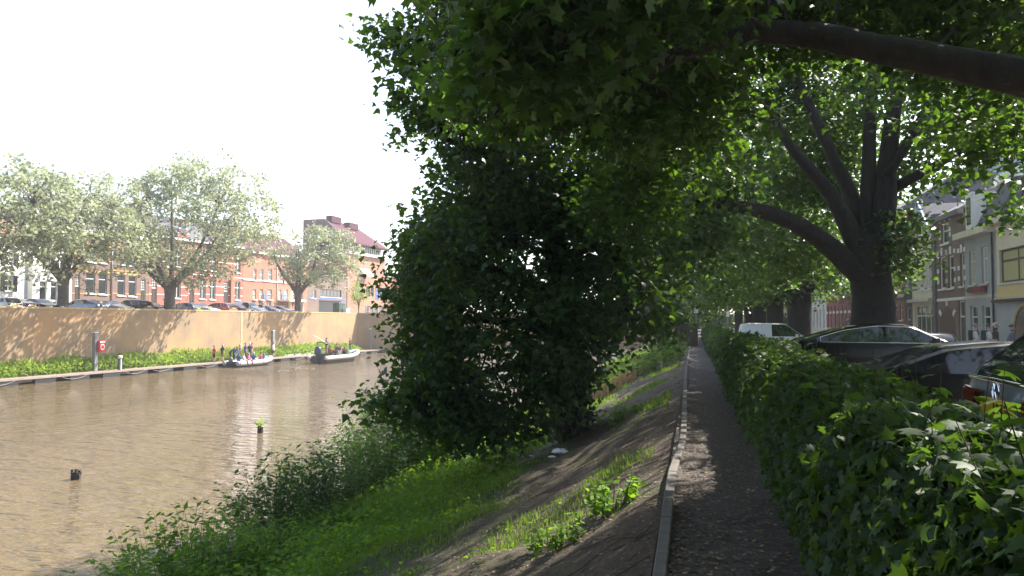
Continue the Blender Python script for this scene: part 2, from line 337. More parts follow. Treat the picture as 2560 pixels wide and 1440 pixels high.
def leaves_mesh(name, P, Fr, sz, tpl, tint):
    v, f = tpl; n = len(P); k = len(v)
    V = np.einsum('nij,kj->nki', Fr, v)*np.asarray(sz)[:, None, None]+P[:, None, :]
    F = (f[None]+(np.arange(n)*k)[:, None, None]).reshape(-1, 3)
    return fast_mesh(name, V.reshape(-1, 3), F, False, ('tint', np.repeat(tint, len(f))))
def cam_dist(P):
    v = P-np.array([0, 0, CAMZ]); return np.linalg.norm(v, axis=1)
def px_of(P):
    v = P-np.array([0, 0, CAMZ]); D = v@np.array(FWD); Dn = np.maximum(D, .05)
    return 1280+FPX*(v@np.array(RGT))/Dn, 800-FPX*v[:, 2]/Dn, D
def big_leaves(parent, P, Fr, sz, tint, mats, count, tpl=MAPLE, name='leaf'):
    """the COUNT leaves that show largest become parts of their own; returns the mask of those left over"""
    px, py, D = px_of(P); vis = (px > -20) & (px < 2580) & (py > -20) & (py < 1460) & (D > .3)
    score = np.where(vis, sz/np.maximum(D, .3), -1); idx = np.argsort(-score)[:count]; idx = idx[score[idx] > 0]
    protos = []
    for tv in (.1, .35, .6, .9):
        me = fast_mesh(name, tpl[0], tpl[1], False, ('tint', np.full(len(tpl[1]), tv))); me.materials.append(mats); protos.append(me)
    for i in idx:
        o = bpy.data.objects.new(name, protos[min(3, int(tint[i]*4))]); C.objects.link(o); o.parent = parent
        M = np.eye(4); M[:3, :3] = Fr[i]*sz[i]; M[:3, 3] = P[i]; o.matrix_basis = Matrix(M.tolist())
    keep = np.ones(len(P), bool); keep[idx] = False; return keep
def foliage(parent, P, Fr, sz, tint, m, name='crown', near=9.0, mid=26.0, stuff=True, small=DIAM, big=MAPLE, medium=LOBED):
    """one leaf mass; the leaf outline is finer the nearer it is"""
    d = cam_dist(P); V = []; F = []; T = []; off = 0
    for lo, hi, tpl in ((0, near, big), (near, mid, medium), (mid, 1e9, small)):
        k = (d >= lo) & (d < hi)
        if not k.any(): continue
        v, f = tpl; n = int(k.sum())
        V.append((np.einsum('nij,kj->nki', Fr[k], v)*sz[k][:, None, None]+P[k][:, None, :]).reshape(-1, 3))
        F.append((f[None]+(np.arange(n)*len(v))[:, None, None]).reshape(-1, 3)+off); off += n*len(v); T.append(np.repeat(tint[k], len(f)))
    o = link(name, fast_mesh(name, np.concatenate(V), np.concatenate(F), False, ('tint', np.concatenate(T))), m, parent)
    if stuff: o['kind'] = 'stuff'
    return o
M_BARK = None
m, t, b, oc = newmat('bark'); sp = N(t, 'Mapping'); sp.inputs['Scale'].default_value = (1, 1, .35); t.links.new(oc, sp.inputs[0])
n1 = noise(t, sp.outputs[0], 9, 6, .65); n2 = noise(t, oc, 1.6, 4)
c = ramp(t, n1, [(.3, (.008, .007, .006)), (.6, (.025, .021, .018)), (.8, (.055, .047, .038))]); c = mixc(t, ramp(t, n2, [(.45, (0, 0, 0)), (.7, (.6, .6, .6))]), c, (.028, .030, .018))
t.links.new(c, b.inputs['Base Color']); b.inputs['Roughness'].default_value = .9; bumpn(t, b, n1, .9, .05); M_BARK = m
M_BARKQ = mat('veiled_bark', (.115, .095, .08), .9, var=.3, vscale=4, bump=.5, bscale=14)  # far bark lightened in place of haze over the trunks
M_LEAF = leaf_mat('plane_leaf', (.010, .034, .013), (.031, .078, .021), (.155, .30, .022), tw=.41, spec=.3)
M_LEAF_FAR = leaf_mat('veiled_quay_leaf', (.19, .215, .155), (.33, .35, .25), (.44, .50, .26), tw=.42)  # pale greens carry the bright veil over the far trees
M_HEDGE = leaf_mat('hedge_leaf', (.014, .034, .015), (.036, .074, .024), (.13, .25, .02), gloss=.40, tw=.36, spec=.17)
M_WEED = leaf_mat('weed_leaf', (.045, .110, .010), (.105, .215, .016), (.30, .52, .02), gloss=.5, tw=.45, spec=.2)
M_SHRUB = leaf_mat('shrub_leaf', (.018, .054, .010), (.048, .112, .018), (.16, .32, .02), gloss=.5, tw=.40, spec=.18)
M_REED = leaf_mat('reed_leaf', (.11, .19, .025), (.22, .32, .040), (.36, .50, .05), gloss=.5, tw=.45, spec=.2)
M_GRASS = leaf_mat('grass_blade', (.045, .105, .012), (.10, .19, .020), (.28, .44, .03), gloss=.4, tw=.42)
M_STRAW = mat('dry_grass', (.30, .19, .08), .8)
M_LITTER = leaf_mat('fallen_leaf', (.06, .04, .025), (.22, .16, .10), (.12, .08, .03), gloss=.6, tw=.15)
M_IVY = leaf_mat('ivy_leaf', (.012, .030, .012), (.030, .060, .018), (.08, .14, .02), tw=.3)

def blob_clusters(blobs, rng, shell=.0):
    """cluster centres inside ellipsoids (centre, (lateral, depth, up) radii, count) laid out in the camera's ground axes"""
    out = []
    for c, r, n in blobs:
        v = rng.normal(size=(n, 3)); v /= np.linalg.norm(v, axis=1)[:, None]; rr = (shell+(1-shell)*rng.random(n))**(1/3.)
        v *= rr[:, None]
        out.append(np.array(c)+np.outer(v[:, 0]*r[0], np.array(RGT))+np.outer(v[:, 1]*r[1], np.array(FWD))+np.outer(v[:, 2]*r[2], (0, 0, 1)))
    return np.concatenate(out)
def clusters_to_leaves(Cn, rng, per, rad, size, flat=.6, up=1.0, droop=.5):
    n = len(Cn)*per; off = np.clip(rng.normal(size=(n, 3)), -1.9, 1.9)*rad*np.array([1, 1, flat])*rng.uniform(.5, 1.25, size=len(Cn)).repeat(per)[:, None]
    P = np.repeat(Cn, per, 0)+off; u = off/(np.linalg.norm(off, axis=1)[:, None]+1e-6)
    Fr = frames(n, rng, up, droop, u, .9); sz = size*rng.uniform(.42, 1.3, n)
    tint = np.clip(np.repeat(rng.normal(.42, .17, len(Cn)), per)+rng.normal(0, .17, n), 0, 1)
    return P, Fr, sz, tint
def twigs(parent, limbs, Cn, rng, r0=.035, n=3, name='twig', every=1, lmax=2.6, bark=None):
    """thin boughs from the nearest limb to the leaf clusters"""
    L = np.array([tuple(p) for l in limbs for p in l]); mb = MB()
    for c in Cn[::every]:
        d = np.linalg.norm(L-c, axis=1)+np.maximum(0, (L[:, 2]-c[2]))*.3; i = int(np.argmin(d)); p = L[i]; ln = np.linalg.norm(c-p)
        if ln < .15 or ln > lmax: continue
        mid = (p+c)/2+rng.normal(size=3)*ln*.10+np.array([0, 0, ln*.12]); r = r0*min(1.6, .5+ln*.25)
        q = [p, p*.45+mid*.55, mid, mid*.45+c*.55, c]; mb.tube(q, [r, r*.8, r*.6, r*.4, r*.18], n, False)
    if mb.v: link(name, mb.mesh(name, True), bark or M_BARK, parent)['kind'] = 'stuff'
def smooth_pts(pts, rad, sub=4):
    """Catmull-Rom through limb points"""
    P = [Vector(p) for p in pts]; n = len(P); o = []; r = []
    for i in range(n-1):
        a, b_, c_, d_ = P[max(i-1, 0)], P[i], P[i+1], P[min(i+2, n-1)]
        for k in range(sub):
            t_ = k/sub
            o.append(.5*((2*b_)+(c_-a)*t_+(2*a-5*b_+4*c_-d_)*t_*t_+(3*b_-a-3*c_+d_)*t_**3)); r.append(rad[i]*(1-t_)+rad[i+1]*t_)
    o.append(P[-1]); r.append(rad[-1]); return o, r
def limb(parent, pts, rad, rng, name='limb', n=9, jit=.07, bark=None):
    p, r = smooth_pts(pts, rad); mb = MB(); mb.tube(p, r, n, True, jit=jit, rng=rng); mb.build(name, bark or M_BARK, parent, True); return p
# =================================================================== HOUSES
M_BRICK = dict(
    brown=brick_mat('brown_brick', (.17, .10, .085), (.21, .125, .10), (.22, .19, .17)), red=brick_mat('red_brick', (.30, .075, .05), (.36, .10, .06), (.30, .24, .2)),
    orange=brick_mat('orange_brick', (.36, .125, .07), (.42, .16, .09), (.30, .22, .17)), salmon=brick_mat('salmon_brick', (.40, .145, .095), (.46, .18, .12), (.34, .24, .19)),
    shade_plum=brick_mat('shade_plum_brick', (.16, .10, .105), (.20, .125, .125), (.18, .15, .15)), crimson=brick_mat('crimson_brick', (.30, .055, .055), (.36, .075, .065), (.25, .16, .15)))
def facade(mb, w, h, ops, depth=.16, z0=0.0, m=0, poly_top=None):
    """wall face at y = 0 with real openings and reveals"""
    xs = sorted({0.0, w, *[o[0] for o in ops], *[o[1] for o in ops]}); zs = sorted({z0, h, *[o[2] for o in ops], *[o[3] for o in ops]})
    for i in range(len(xs)-1):
        for j in range(len(zs)-1):
            cx, cz = (xs[i]+xs[i+1])/2, (zs[j]+zs[j+1])/2
            if any(o[0] < cx < o[1] and o[2] < cz < o[3] for o in ops): continue
            mb.add([(xs[i], 0, zs[j]), (xs[i+1], 0, zs[j]), (xs[i+1], 0, zs[j+1]), (xs[i], 0, zs[j+1])], [(0, 1, 2, 3)], m)
    for x0, x1, a, b_ in ops:
        d = depth; mb.add([(x0, 0, a), (x1, 0, a), (x1, 0, b_), (x0, 0, b_), (x0, d, a), (x1, d, a), (x1, d, b_), (x0, d, b_)], [(0, 4, 5, 1), (1, 5, 6, 2), (2, 6, 7, 3), (3, 7, 4, 0)], m)
def window(parent, x0, x1, z0, z1, frame='white', pane='glass', vert=1, horiz=(.68,), fw=.07, y=.10, sill='white', sill_d=.10, multi=None, name='window'):
    """frame mesh (the part), pane and sill as its sub-parts"""
    mb = MB(); f = fw; yb = y+.055
    mb.box(x0, x0+f, y, yb, z0, z1); mb.box(x1-f, x1, y, yb, z0, z1); mb.box(x0+f, x1-f, y, yb, z0, z0+f); mb.box(x0+f, x1-f, y, yb, z1-f, z1)
    for k in range(vert): xm = x0+(x1-x0)*(k+1)/(vert+1); mb.box(xm-f*.4, xm+f*.4, y+.008, yb-.006, z0+f, z1-f)
    for hfrac in horiz: zm = z0+(z1-z0)*hfrac; mb.box(x0+f, x1-f, y+.004, yb-.004, zm-f*.45, zm+f*.45)
    if multi:
        nx, nz = multi
        for k in range(1, nx): xm = x0+(x1-x0)*k/nx; mb.box(xm-.02, xm+.02, y+.014, yb-.01, z0+f, z1-f)
        for k in range(1, nz): zm = z0+(z1-z0)*k/nz; mb.box(x0+f, x1-f, y+.012, yb-.012, zm-.02, zm+.02)
    o = mb.build(name, MT[frame], parent)
    g = MB(); g.box(x0+.01, x1-.01, yb-.02, yb+.02, z0+.01, z1-.01); g.build('pane', MT[pane], o)
    if sill: s_ = MB(); s_.box(x0-.08, x1+.08, -sill_d, y-.002, z0-.10, z0-.002); s_.build('sill', MT[sill], o)
    return o
def door(parent, x0, x1, z0, z1, col='darkwood', y=.10, transom=.72, lead=False):
    mb = MB(); mb.box(x0+.06, x1-.06, y, y+.06, z0, z0+(z1-z0)*transom-.06); mb.box(x0+.2, x1-.2, y-.02, y, z0+.25, z0+(z1-z0)*transom*.45); mb.box(x0+.2, x1-.2, y-.02, y, z0+(z1-z0)*transom*.52, z0+(z1-z0)*transom-.22)
    o = mb.build('door', MT[col], parent)
    fr = MB(); zt = z0+(z1-z0)*transom; fr.box(x0, x0+.06, y-.02, y+.06, z0, z1); fr.box(x1-.06, x1, y-.02, y+.06, z0, z1); fr.box(x0+.06, x1-.06, y-.02, y+.06, z1-.06, z1); fr.box(x0+.06, x1-.06, y-.02, y+.06, zt-.06, zt+.03)
    if lead:
        for k in (1, 2): xm = x0+(x1-x0)*k/3; fr.box(xm-.02, xm+.02, y, y+.05, zt+.03, z1-.06)
        for k in (1, 2, 3): zm = zt+(z1-zt)*k/4; fr.box(x0+.06, x1-.06, y+.005, y+.045, zm-.02, zm+.02)
    fr.build('door_frame', MT['white'], o); g = MB(); g.box(x0+.06, x1-.06, y+.03, y+.055, zt+.03, z1-.06); g.build('fanlight', MT['glass'], o)
    kn = MB(); kn.lathe([(.0, 0), (.03, .005), (.03, .04), (0, .05)], (x1-.16, y-.03, z0+1.0), 8); kn.build('handle', MT['steel'], o); return o
def roof_side(parent, w, h, depth, rise, m, over=.25, hip=0.0, name='roof', setb=.0):
    """ridge parallel with the street"""
    mb = MB(); y0, y1, ym = -over+setb, depth+over, depth/2; k = hip
    v = [(-.02, y0, h), (w+.02, y0, h), (w+.02-k, ym, h+rise), (-.02+k, ym, h+rise), (-.02, y1, h), (w+.02, y1, h)]
    mb.add(v, [(0, 1, 2, 3), (4, 3, 2, 5), (0, 3, 4), (1, 5, 2), (0, 4, 5, 1)]); return mb.build(name, m, parent)
def tiles(parent, w, h, depth, rise, m, over=.25, hip=0.0, rows=7):
    """courses of roof tiles standing proud of the front slope"""
    mb = MB(); ym = depth/2
    for r in range(rows):
        u0, u1 = r/rows, (r+1)/rows; k0, k1 = hip*u0, hip*u1; ya, yb = -over+(ym+over)*u0, -over+(ym+over)*u1; za, zb = h+rise*u0, h+rise*u1; t_ = .05
        mb.add([(-.02+k0, ya-.03, za+t_), (w+.02-k0, ya-.03, za+t_), (w+.02-k1, yb, zb+.006), (-.02+k1, yb, zb+.006), (-.02+k0, ya-.03, za), (w+.02-k0, ya-.03, za)], [(0, 1, 2, 3), (4, 5, 1, 0)])
    mb.build('tile_courses', m, parent)['kind'] = 'stuff'
def box_part(parent, name, m, x0, x1, y0, y1, z0, z1):
    mb = MB(); mb.box(x0, x1, y0, y1, z0, z1); return mb.build(name, m if not isinstance(m, str) else MT[m], parent)
def arch_pts(x0, x1, z0, z1, n=10):
    r = (x1-x0)/2; c = (x0+x1)/2; zs_ = z1-r; return [(x0, z0)]+[(c-r*cos(pi*k/n), zs_+r*sin(pi*k/n)) for k in range(n+1)]+[(x1, z0)]
# a frame of reference per row: photo pixels -> facade metres
class Row:
    def __init__(s, side, off): s.side = side; s.off = off
    def along(s, px): return s_at(px, s.off) if s.side == 'far' else -y_at(px, s.off)
    def base(s): return QUAY if s.side == 'far' else STREET
    def pt(s, a): return far(a, s.off) if s.side == 'far' else Vector((s.off, -a, 0))
    def z(s, px, py): p = s.pt(s.along(px)); D = (p-Vector((0, 0, 0))).dot(FWD); return CAMZ+(800-py)/FPX*D - s.base()
    def place(s, a0): p = s.pt(a0); p.z = s.base(); return p, (FYAW if s.side == 'far' else -pi/2)
class House:
    def __init__(s, row, name, label, px0, px1, py_eave, mwall, cat='house', depth=9.0, group=None, z0=-.3, base_px=None):
        s.r = row; a, b_ = row.along(px0), row.along(px1); s.a0 = a; s.w = b_-a; s.px = (px0, px1); s.h = row.z((px0+px1)/2, py_eave); loc, rz = row.place(a)
        s.t = thing(name, label, cat, loc, rz, group or ('houses along the far quay' if row.side == 'far' else 'houses along the street')); s.mw = mwall; s.ops = []; s.depth = depth; s.z0 = z0
    def X(s, px): return s.r.along(px)-s.a0
    def Z(s, px, py): return s.r.z(px, py)
    def rect(s, x0, x1, y0, y1): m = (x0+x1)/2; return s.X(x0), s.X(x1), s.Z(m, y1), s.Z(m, y0)
    def win(s, x0, x1, y0, y1, **k):
        q = s.rect(x0, x1, y0, y1); s.ops.append(q); window(s.t, *q, **k); return q
    def door(s, x0, x1, y0, y1, **k):
        q = s.rect(x0, x1, y0, y1); q = (q[0], q[1], 0.02, q[3]); s.ops.append(q); door(s.t, *q, **k); return q
    def band(s, py, m='stone', hgt=.12, name='band', d=.03, px=None, x0=0.0, x1=None):
        z = s.Z(px or sum(s.px)/2, py); x1 = s.w if x1 is None else x1; cuts = sorted([(o[0], o[1]) for o in s.ops if o[2] < z+hgt/2 and o[3] > z-hgt/2]); a = x0; mb = MB()
        for c0, c1 in cuts+[(x1, x1)]:
            if c0-a > .05: mb.box(a, c0-.003, -d, .0, z-hgt/2, z+hgt/2)
            a = max(a, c1+.003)
        if mb.v: mb.build(name, MT[m] if isinstance(m, str) else m, s.t)
    def finish(s, gable=None, flat=False):
        mb = MB(); facade(mb, s.w, s.h, s.ops, z0=s.z0); w, h, d = s.w, s.h, s.depth
        mb.add([(0, 0, s.z0), (0, d, s.z0), (0, d, h), (0, 0, h)], [(0, 3, 2, 1)]); mb.add([(w, 0, s.z0), (w, d, s.z0), (w, d, h), (w, 0, h)], [(0, 1, 2, 3)]); mb.add([(0, d, s.z0), (w, d, s.z0), (w, d, h), (0, d, h)], [(0, 3, 2, 1)])
        if flat: mb.add([(0, 0, h), (w, 0, h), (w, d, h), (0, d, h)], [(0, 1, 2, 3)])
        if gable: xm, rise = gable; mb.add([(0, 0, h), (w, 0, h), (xm, 0, h+rise)], [(0, 1, 2)])
        me = MB.mesh(mb, 'wall'); return link('wall', me, s.mw if not isinstance(s.mw, str) else MT[s.mw], s.t)
    def cornice(s, m='white', d=.35, hgt=.32, name='cornice'): return box_part(s.t, name, m, -.02, s.w+.02, -d, .02, s.h-.02, s.h+hgt)
    def chimney(s, x, y, z, hgt, m): return box_part(s.t, 'chimney', m, x-.35, x+.35, y-.3, y+.3, z, z+hgt)
    def pipe(s, px, m='zinc'):
        x = s.X(px); mb = MB(); mb.tube([(x, -.07, 0), (x, -.07, s.h)], .05, 8); mb.build('downpipe', MT[m], s.t, True)
FB = Row('far', 11.0)
# --- far quay, left to right
h = House(FB, 'white_house', 'white house with dark shutters and an orange tiled roof', -120, 59, 594, 'whitewall')
for px in (-60, 20):
    for (y0, y1) in ((688, 728), (630, 664)):
        q = h.win(px-9, px+11, y0, y1, vert=1, horiz=(.33, .66)); wd = (q[1]-q[0])*.5
        box_part(h.t, 'shutter', 'black', q[0]-wd-.03, q[0]-.03, -.05, -.003, q[2], q[3]); box_part(h.t, 'shutter', 'black', q[1]+.03, q[1]+wd+.03, -.05, -.003, q[2], q[3])
h.finish(); h.cornice(hgt=.2, d=.3); roof_side(h.t, h.w, h.h+.2, 9, 3.4, MT['tile']); tiles(h.t, h.w, h.h+.2, 9, 3.4, MT['tile'], rows=9)
h = House(Row('far', 11.6), 'narrow_side_wing', 'narrow side wing set back between the two white houses, shade painted blue grey', 60, 79, 606, 'shade_bluegrey', depth=8); h.finish(flat=True)  # shade on this side wall is put into its blue grey plaster
h = House(FB, 'cream_house', 'cream house with shop windows and a slate hipped roof', 80, 178.5, 566, 'whitewall')
h.win(98, 116, 703, 752, vert=0, horiz=(.72,), fw=.10); h.win(126, 143, 703, 752, vert=0, horiz=(.72,), fw=.10); h.door(160, 173, 700, 790, col='darkwood')
for a, b_ in ((104, 120), (141, 157)): h.win(a, b_, 643, 676, vert=1, horiz=(.6,))
for a, b_ in ((104, 120), (141, 157)): h.win(a, b_, 594, 622, vert=1, horiz=(.6,))
h.band(682, 'white', .16); h.finish(); h.cornice(); roof_side(h.t, h.w, h.h+.32, 9, 2.6, MT['slate'], hip=2.0)
mb = MB(); rngf = random.Random(4)
for (x, _) in ((h.X(112), 0), (h.X(149), 0)):
    for k in range(60): a = Vector((x+rngf.uniform(-.5, .5), -.18+rngf.uniform(-.1, .1), h.Z(112, 677)+rngf.uniform(-.12, .22))); mb.add([a, a+Vector((.09, 0, .05)), a+Vector((.02, -.05, .12))], [(0, 1, 2)])
mb.build('window_box_plants', M_WEED, h.t)['kind'] = 'stuff'
def brown(lab, p0, p1, eave, wins, dr, dorm=None):
    h = House(FB, 'brown_brick_house', lab, p0, p1, eave, M_BRICK['brown'], group='paired brown brick houses on the far quay')
    for a, b_, y0, y1 in wins:
        q = h.win(a, b_, y0, y1, vert=0, horiz=(.70,), fw=.09); box_part(h.t, 'lintel', 'ochre', q[0]-.16, q[1]+.16, -.025, .0, q[3]+.012, q[3]+.22)
        u = (q[0], q[1], q[3]+1.1, q[3]+2.9); h.ops.append(u); window(h.t, *u, vert=0, horiz=(.65,)); box_part(h.t, 'lintel', 'ochre', u[0]-.16, u[1]+.16, -.025, 0, u[3]+.012, u[3]+.2)
    h.door(*dr, lead=True)
    for py in (679, 735, 650, 612): h.band(py, 'ochre', .11)
    h.finish(); h.cornice('white'); roof_side(h.t, h.w, h.h+.32, 9, 3.0, MT['slate'])
    if dorm:
        x0, x1 = h.X(dorm[0]), h.X(dorm[1]); z = h.h+.36; box_part(h.t, 'dormer', 'black', x0, x1, .3, 3.2, z, z+1.7); q = (x0+.3, x1-.3, z+.3, z+1.4); o = MB(); o.box(q[0], q[1], .25, .298, q[2], q[3]); o.build('dormer_window', MT['glass'], h.t)
    return h
h = brown('brown brick house with orange stone bands, left of its pair', 179, 279.5, 584, [(214, 237, 681, 734), (246, 267, 683, 736)], (186, 199, 686, 790)); h.pipe(277)
h = brown('brown brick house with orange stone bands and a black dormer, right of its pair', 280, 371, 590, [(293, 312, 686, 739), (321, 340, 689, 741)], (351, 363, 698, 790), (318, 352))
def redhouse(lab, p0, p1, eave, wins, doors, gab, peak):
    h = House(FB, 'red_brick_house', lab, p0, p1, eave, M_BRICK['red'], group='red brick gabled houses on the far quay')
    for a, b_, y0, y1 in wins:
        q = h.win(a, b_, y0, y1, vert=1, horiz=(.66,), fw=.09); u = (q[0], q[1], q[3]+1.2, q[3]+3.1); h.ops.append(u); window(h.t, *u, vert=1, horiz=(.66,)); box_part(h.t, 'lintel', 'white', u[0]-.1, u[1]+.1, -.025, 0, u[3]+.012, u[3]+.2)
    for d_ in doors: h.door(*d_, lead=True)
    for py in (716, 737, 690, 655, 628): h.band(py, 'white', .10)
    h.finish(); h.cornice('white', .25, .22); roof_side(h.t, h.w, h.h+.22, 9, 3.2, MT['slate'])
    g0, g1 = h.X(gab[0]), h.X(gab[1]); gm = (g0+g1)/2; zt = h.Z((gab[0]+gab[1])/2, peak); z0 = h.h+.225; mb = MB()
    st = [(g0, z0), (g1, z0)]; n = 4; right = []; left = []
    for k in range(n):
        f0 = k/n; hw = (g1-g0)/2*(1-f0); za, zb = z0+(zt-z0)*k/n, z0+(zt-z0)*(k+1)/n; right += [(gm+hw, za), (gm+hw, zb)]; left += [(gm-hw, za), (gm-hw, zb)]
    poly = right+left[::-1]
    mb.prism([(x, -.05, z) for x, z in poly], (0, .3, 0)); mb.build('stepped_gable', M_BRICK['red'], h.t)
    cap = MB()
    for k in range(n): hw = (g1-g0)/2*(1-k/n); zb = z0+(zt-z0)*(k+1)/n; hi = (g1-g0)/2*(1-(k+1)/n); cap.box(gm+hi-.02, gm+hw+.05, -.09, .28, zb+.002, zb+.10); cap.box(gm-hw-.05, gm-hi+.02, -.093, .283, zb+.003, zb+.10)
    cap.build('gable_coping', MT['white'], h.t); q = (gm-.5, gm+.5, z0+.5, z0+1.9); o = MB(); o.box(q[0], q[1], -.08, -.052, q[2], q[3]); o.build('attic_window', MT['glass'], h.t)
    return h
redhouse('red brick house with a tall stepped gable and white bands', 371.5, 468, 596, [(410, 424, 691, 745), (435, 451, 691, 746)], [(378, 392, 692, 790)], (440, 468), 548)
h = redhouse('red brick house with two leaded doorways, left of the school', 468.5, 606, 612, [(499, 514, 698, 748), (524, 538, 700, 749), (588, 600, 704, 750)], [(473, 485, 697, 790), (559, 570, 703, 790)], (528, 562), 578)
box_part(h.t, 'pilaster', M_BRICK['orange'], h.X(574), h.X(581), -.22, -.002, 0, h.Z(577, 690))
# --- long school building
h = House(FB, 'school_building', 'long orange brick school with rows of small paned windows and a columned porch', 606.5, 769, 640, M_BRICK['orange'], cat='building')
for a, b_ in ((632, 640), (648.5, 657.5), (668.5, 679.5), (695.5, 702.5), (710, 719.5), (727, 736), (748, 757)):
    q = h.win(a, b_, 723, 749, vert=0, horiz=(.54,), multi=(4, 4), fw=.06, sill_d=.22)
    h.win(a, b_, 672, 701, vert=0, horiz=(.5,), multi=(3, 2), fw=.09)
for a, b_ in ((650, 657), (667, 678), (684, 688)): h.win(a, b_, 756, 771, vert=1, horiz=(), sill=None)
for px in (661.5, 708): box_part(h.t, 'blue_panel', 'blue', h.X(px-4), h.X(px+4), -.08, -.01, h.Z(px, 747), h.Z(px, 736))
h.band(704.5, 'white', .22, d=.10); h.pipe(691, 'cream')
pz = h.Z(717, 754); x0, x1 = h.X(696), h.X(738); po = box_part(h.t, 'porch_roof', 'white', x0, x1, -1.9, -.01, pz, pz+.28)
for px in (703, 721, 735):
    mb = MB(); mb.lathe([(.3, 0), (.3, .2), (.24, .25), (.22, pz-.25), (.3, pz-.2), (.3, pz-.005)], (h.X(px), -1.5, 0), 12); mb.build('column', MT['cream'], h.t, True)
h.door(709, 717, 758, 790, col='black', transom=.86); h.finish(); h.cornice('white', .4, .25); roof_side(h.t, h.w, h.h+.25, 9, 3.4, MT['browntile']); tiles(h.t, h.w, h.h+.25, 9, 3.4, MT['browntile'])
for px in (640, 730): h.chimney(h.X(px), 3.5, h.h+2.2, 2.4, M_BRICK['red'])
# --- passage building and the big office block
h = House(FB, 'passage_building', 'low brown brick building with a wide dark passage under a window strip', 769.5, 866, 690, M_BRICK['brown'], cat='building')
q = h.rect(797, 853, 752, 800); q = (q[0], q[1], .02, q[3]); h.ops.append(q); box_part(h.t, 'passage_dark', 'black', q[0], q[1], .165, .2, q[2], q[3])  # black sheet stands in for the darkness inside the open passage
h.win(800, 853, 724, 743, vert=5, horiz=(), fw=.08, frame='black', sill='white'); h.win(778, 790, 724, 746, vert=1, horiz=()); h.band(747, 'blue', .3, px=820); h.finish(flat=True); h.cornice('zinc', .15, .15)
h = House(FB, 'office_block', 'tall modern salmon brick office block with steep brown roof', 868, 962, 641, M_BRICK['salmon'], cat='building', depth=14)
s7 = h.a0; bb = 11.0
while proj(far(s7, bb))[0] > 810: bb += .05
bridge_b = bb
while proj(far(s7, bb))[0] > 756: bb += .05
ba = bb; h.depth = ba-11
for a, b_ in ((890, 907), (914.5, 925), (926.5, 934)): h.win(a, b_, 716, 742, frame='black', vert=0, horiz=(), sill='stone', sill_d=.05)
for a, b_ in ((897, 912), (934, 940)): h.win(a, b_, 675, 698, frame='black', vert=0, horiz=(), sill='stone', sill_d=.05)
for a, b_ in ((912, 922), (924, 933.5), (935, 945), (948, 958)): h.win(a, b_, 765, 788, frame='white', vert=0, horiz=(), sill=None)
for px in (943, 955): box_part(h.t, 'blue_panel', 'blue', h.X(px-4), h.X(px+4), -.06, -.005, h.Z(px, 748), h.Z(px, 722))
aw = h.rect(899, 920, 672, 690); mb = MB(); mb.add([(aw[0], -.03, aw[3]), (aw[1], -.03, aw[3]), (aw[1], -1.2, aw[2]), (aw[0], -1.2, aw[2]), (aw[0], -.03, aw[3]-.04), (aw[1], -.03, aw[3]-.04), (aw[1], -1.2, aw[2]-.04), (aw[0], -1.2, aw[2]-.04)], [(0, 1, 2, 3), (4, 7, 6, 5), (2, 6, 7, 3), (0, 3, 7, 4), (1, 5, 6, 2)]); mb.build('awning', MT['white'], h.t)
h.finish(); zl = h.h; box_part(h.t, 'ledge', 'white', -.25, h.w, -.5, .35, zl, zl+.45)
# recessed top storey, glass strip under the eaves
ze = zl+2.0; box_part(h.t, 'top_storey', 'darkstone', .4, h.w-.2, .8, 3.0, zl+.452, ze); mb = MB()
for k in range(16): x = .8+k*(h.w-1.6)/15; mb.box(x-.06, x+.06, .72, .797, zl+.6, ze-.1)
mb.build('glazing_bars', MT['white'], h.t)
yr = bridge_b-11.0; Dr = far(s7, bridge_b).dot(FWD); zr = CAMZ+(800-546)/FPX*Dr-QUAY; L = h.w*.72; yb_ = h.depth
prof = [(-.6, ze), (yr, zr), (yb_, zr), (yb_, zl), (.36, zl+.455), (.36, ze)]
mb = MB(); mb.prism([(0, y, z) for y, z in prof], (.35, 0, 0)); mb.build('flank_wall', M_BRICK['shade_plum'], h.t)  # shaded side of the salmon block, its shade put into plum brick
mb = MB(); v = [(.36, -.7, ze+.01), (h.w, -.7, ze+.01), (L, yr, zr), (.36, yr, zr), (.36, yb_, zr), (L, yb_, zr), (h.w, yb_, ze)]
mb.add(v, [(0, 1, 2, 3), (3, 2, 5, 4), (1, 6, 5, 2)]); mb.add([(.36, -.7, ze-.15), (h.w, -.7, ze-.15), (h.w, -.7, ze), (.36, -.7, ze), (.36, .9, ze-.15), (h.w, .9, ze-.15)], [(0, 1, 2, 3), (0, 4, 5, 1)]); mb.build('roof', MT['browntile'], h.t)
for x, u in ((.9, .95), (h.w*.40, .80)): y = -.7+(yr+.7)*u; z = ze+(zr-ze)*u; box_part(h.t, 'roof_box', 'browntile', x, x+3.4, y-.7, y+.5, z-.3, z+.9)
h = House(FB, 'office_wing', 'lower salmon brick wing running on right of the office block', 962.5, 1075, 700, M_BRICK['salmon'], cat='building', depth=12)
for a, b_ in ((966, 974), (985, 993), (1010, 1020)): h.win(a, b_, 716, 742, frame='black', vert=0, horiz=(), sill='stone', sill_d=.05)
for a, b_ in ((965, 973), (989, 998), (1012, 1022)): h.win(a, b_, 765, 788, frame='white', vert=0, horiz=(), sill=None)
h.finish(flat=True); h.cornice('zinc', .12, .15)
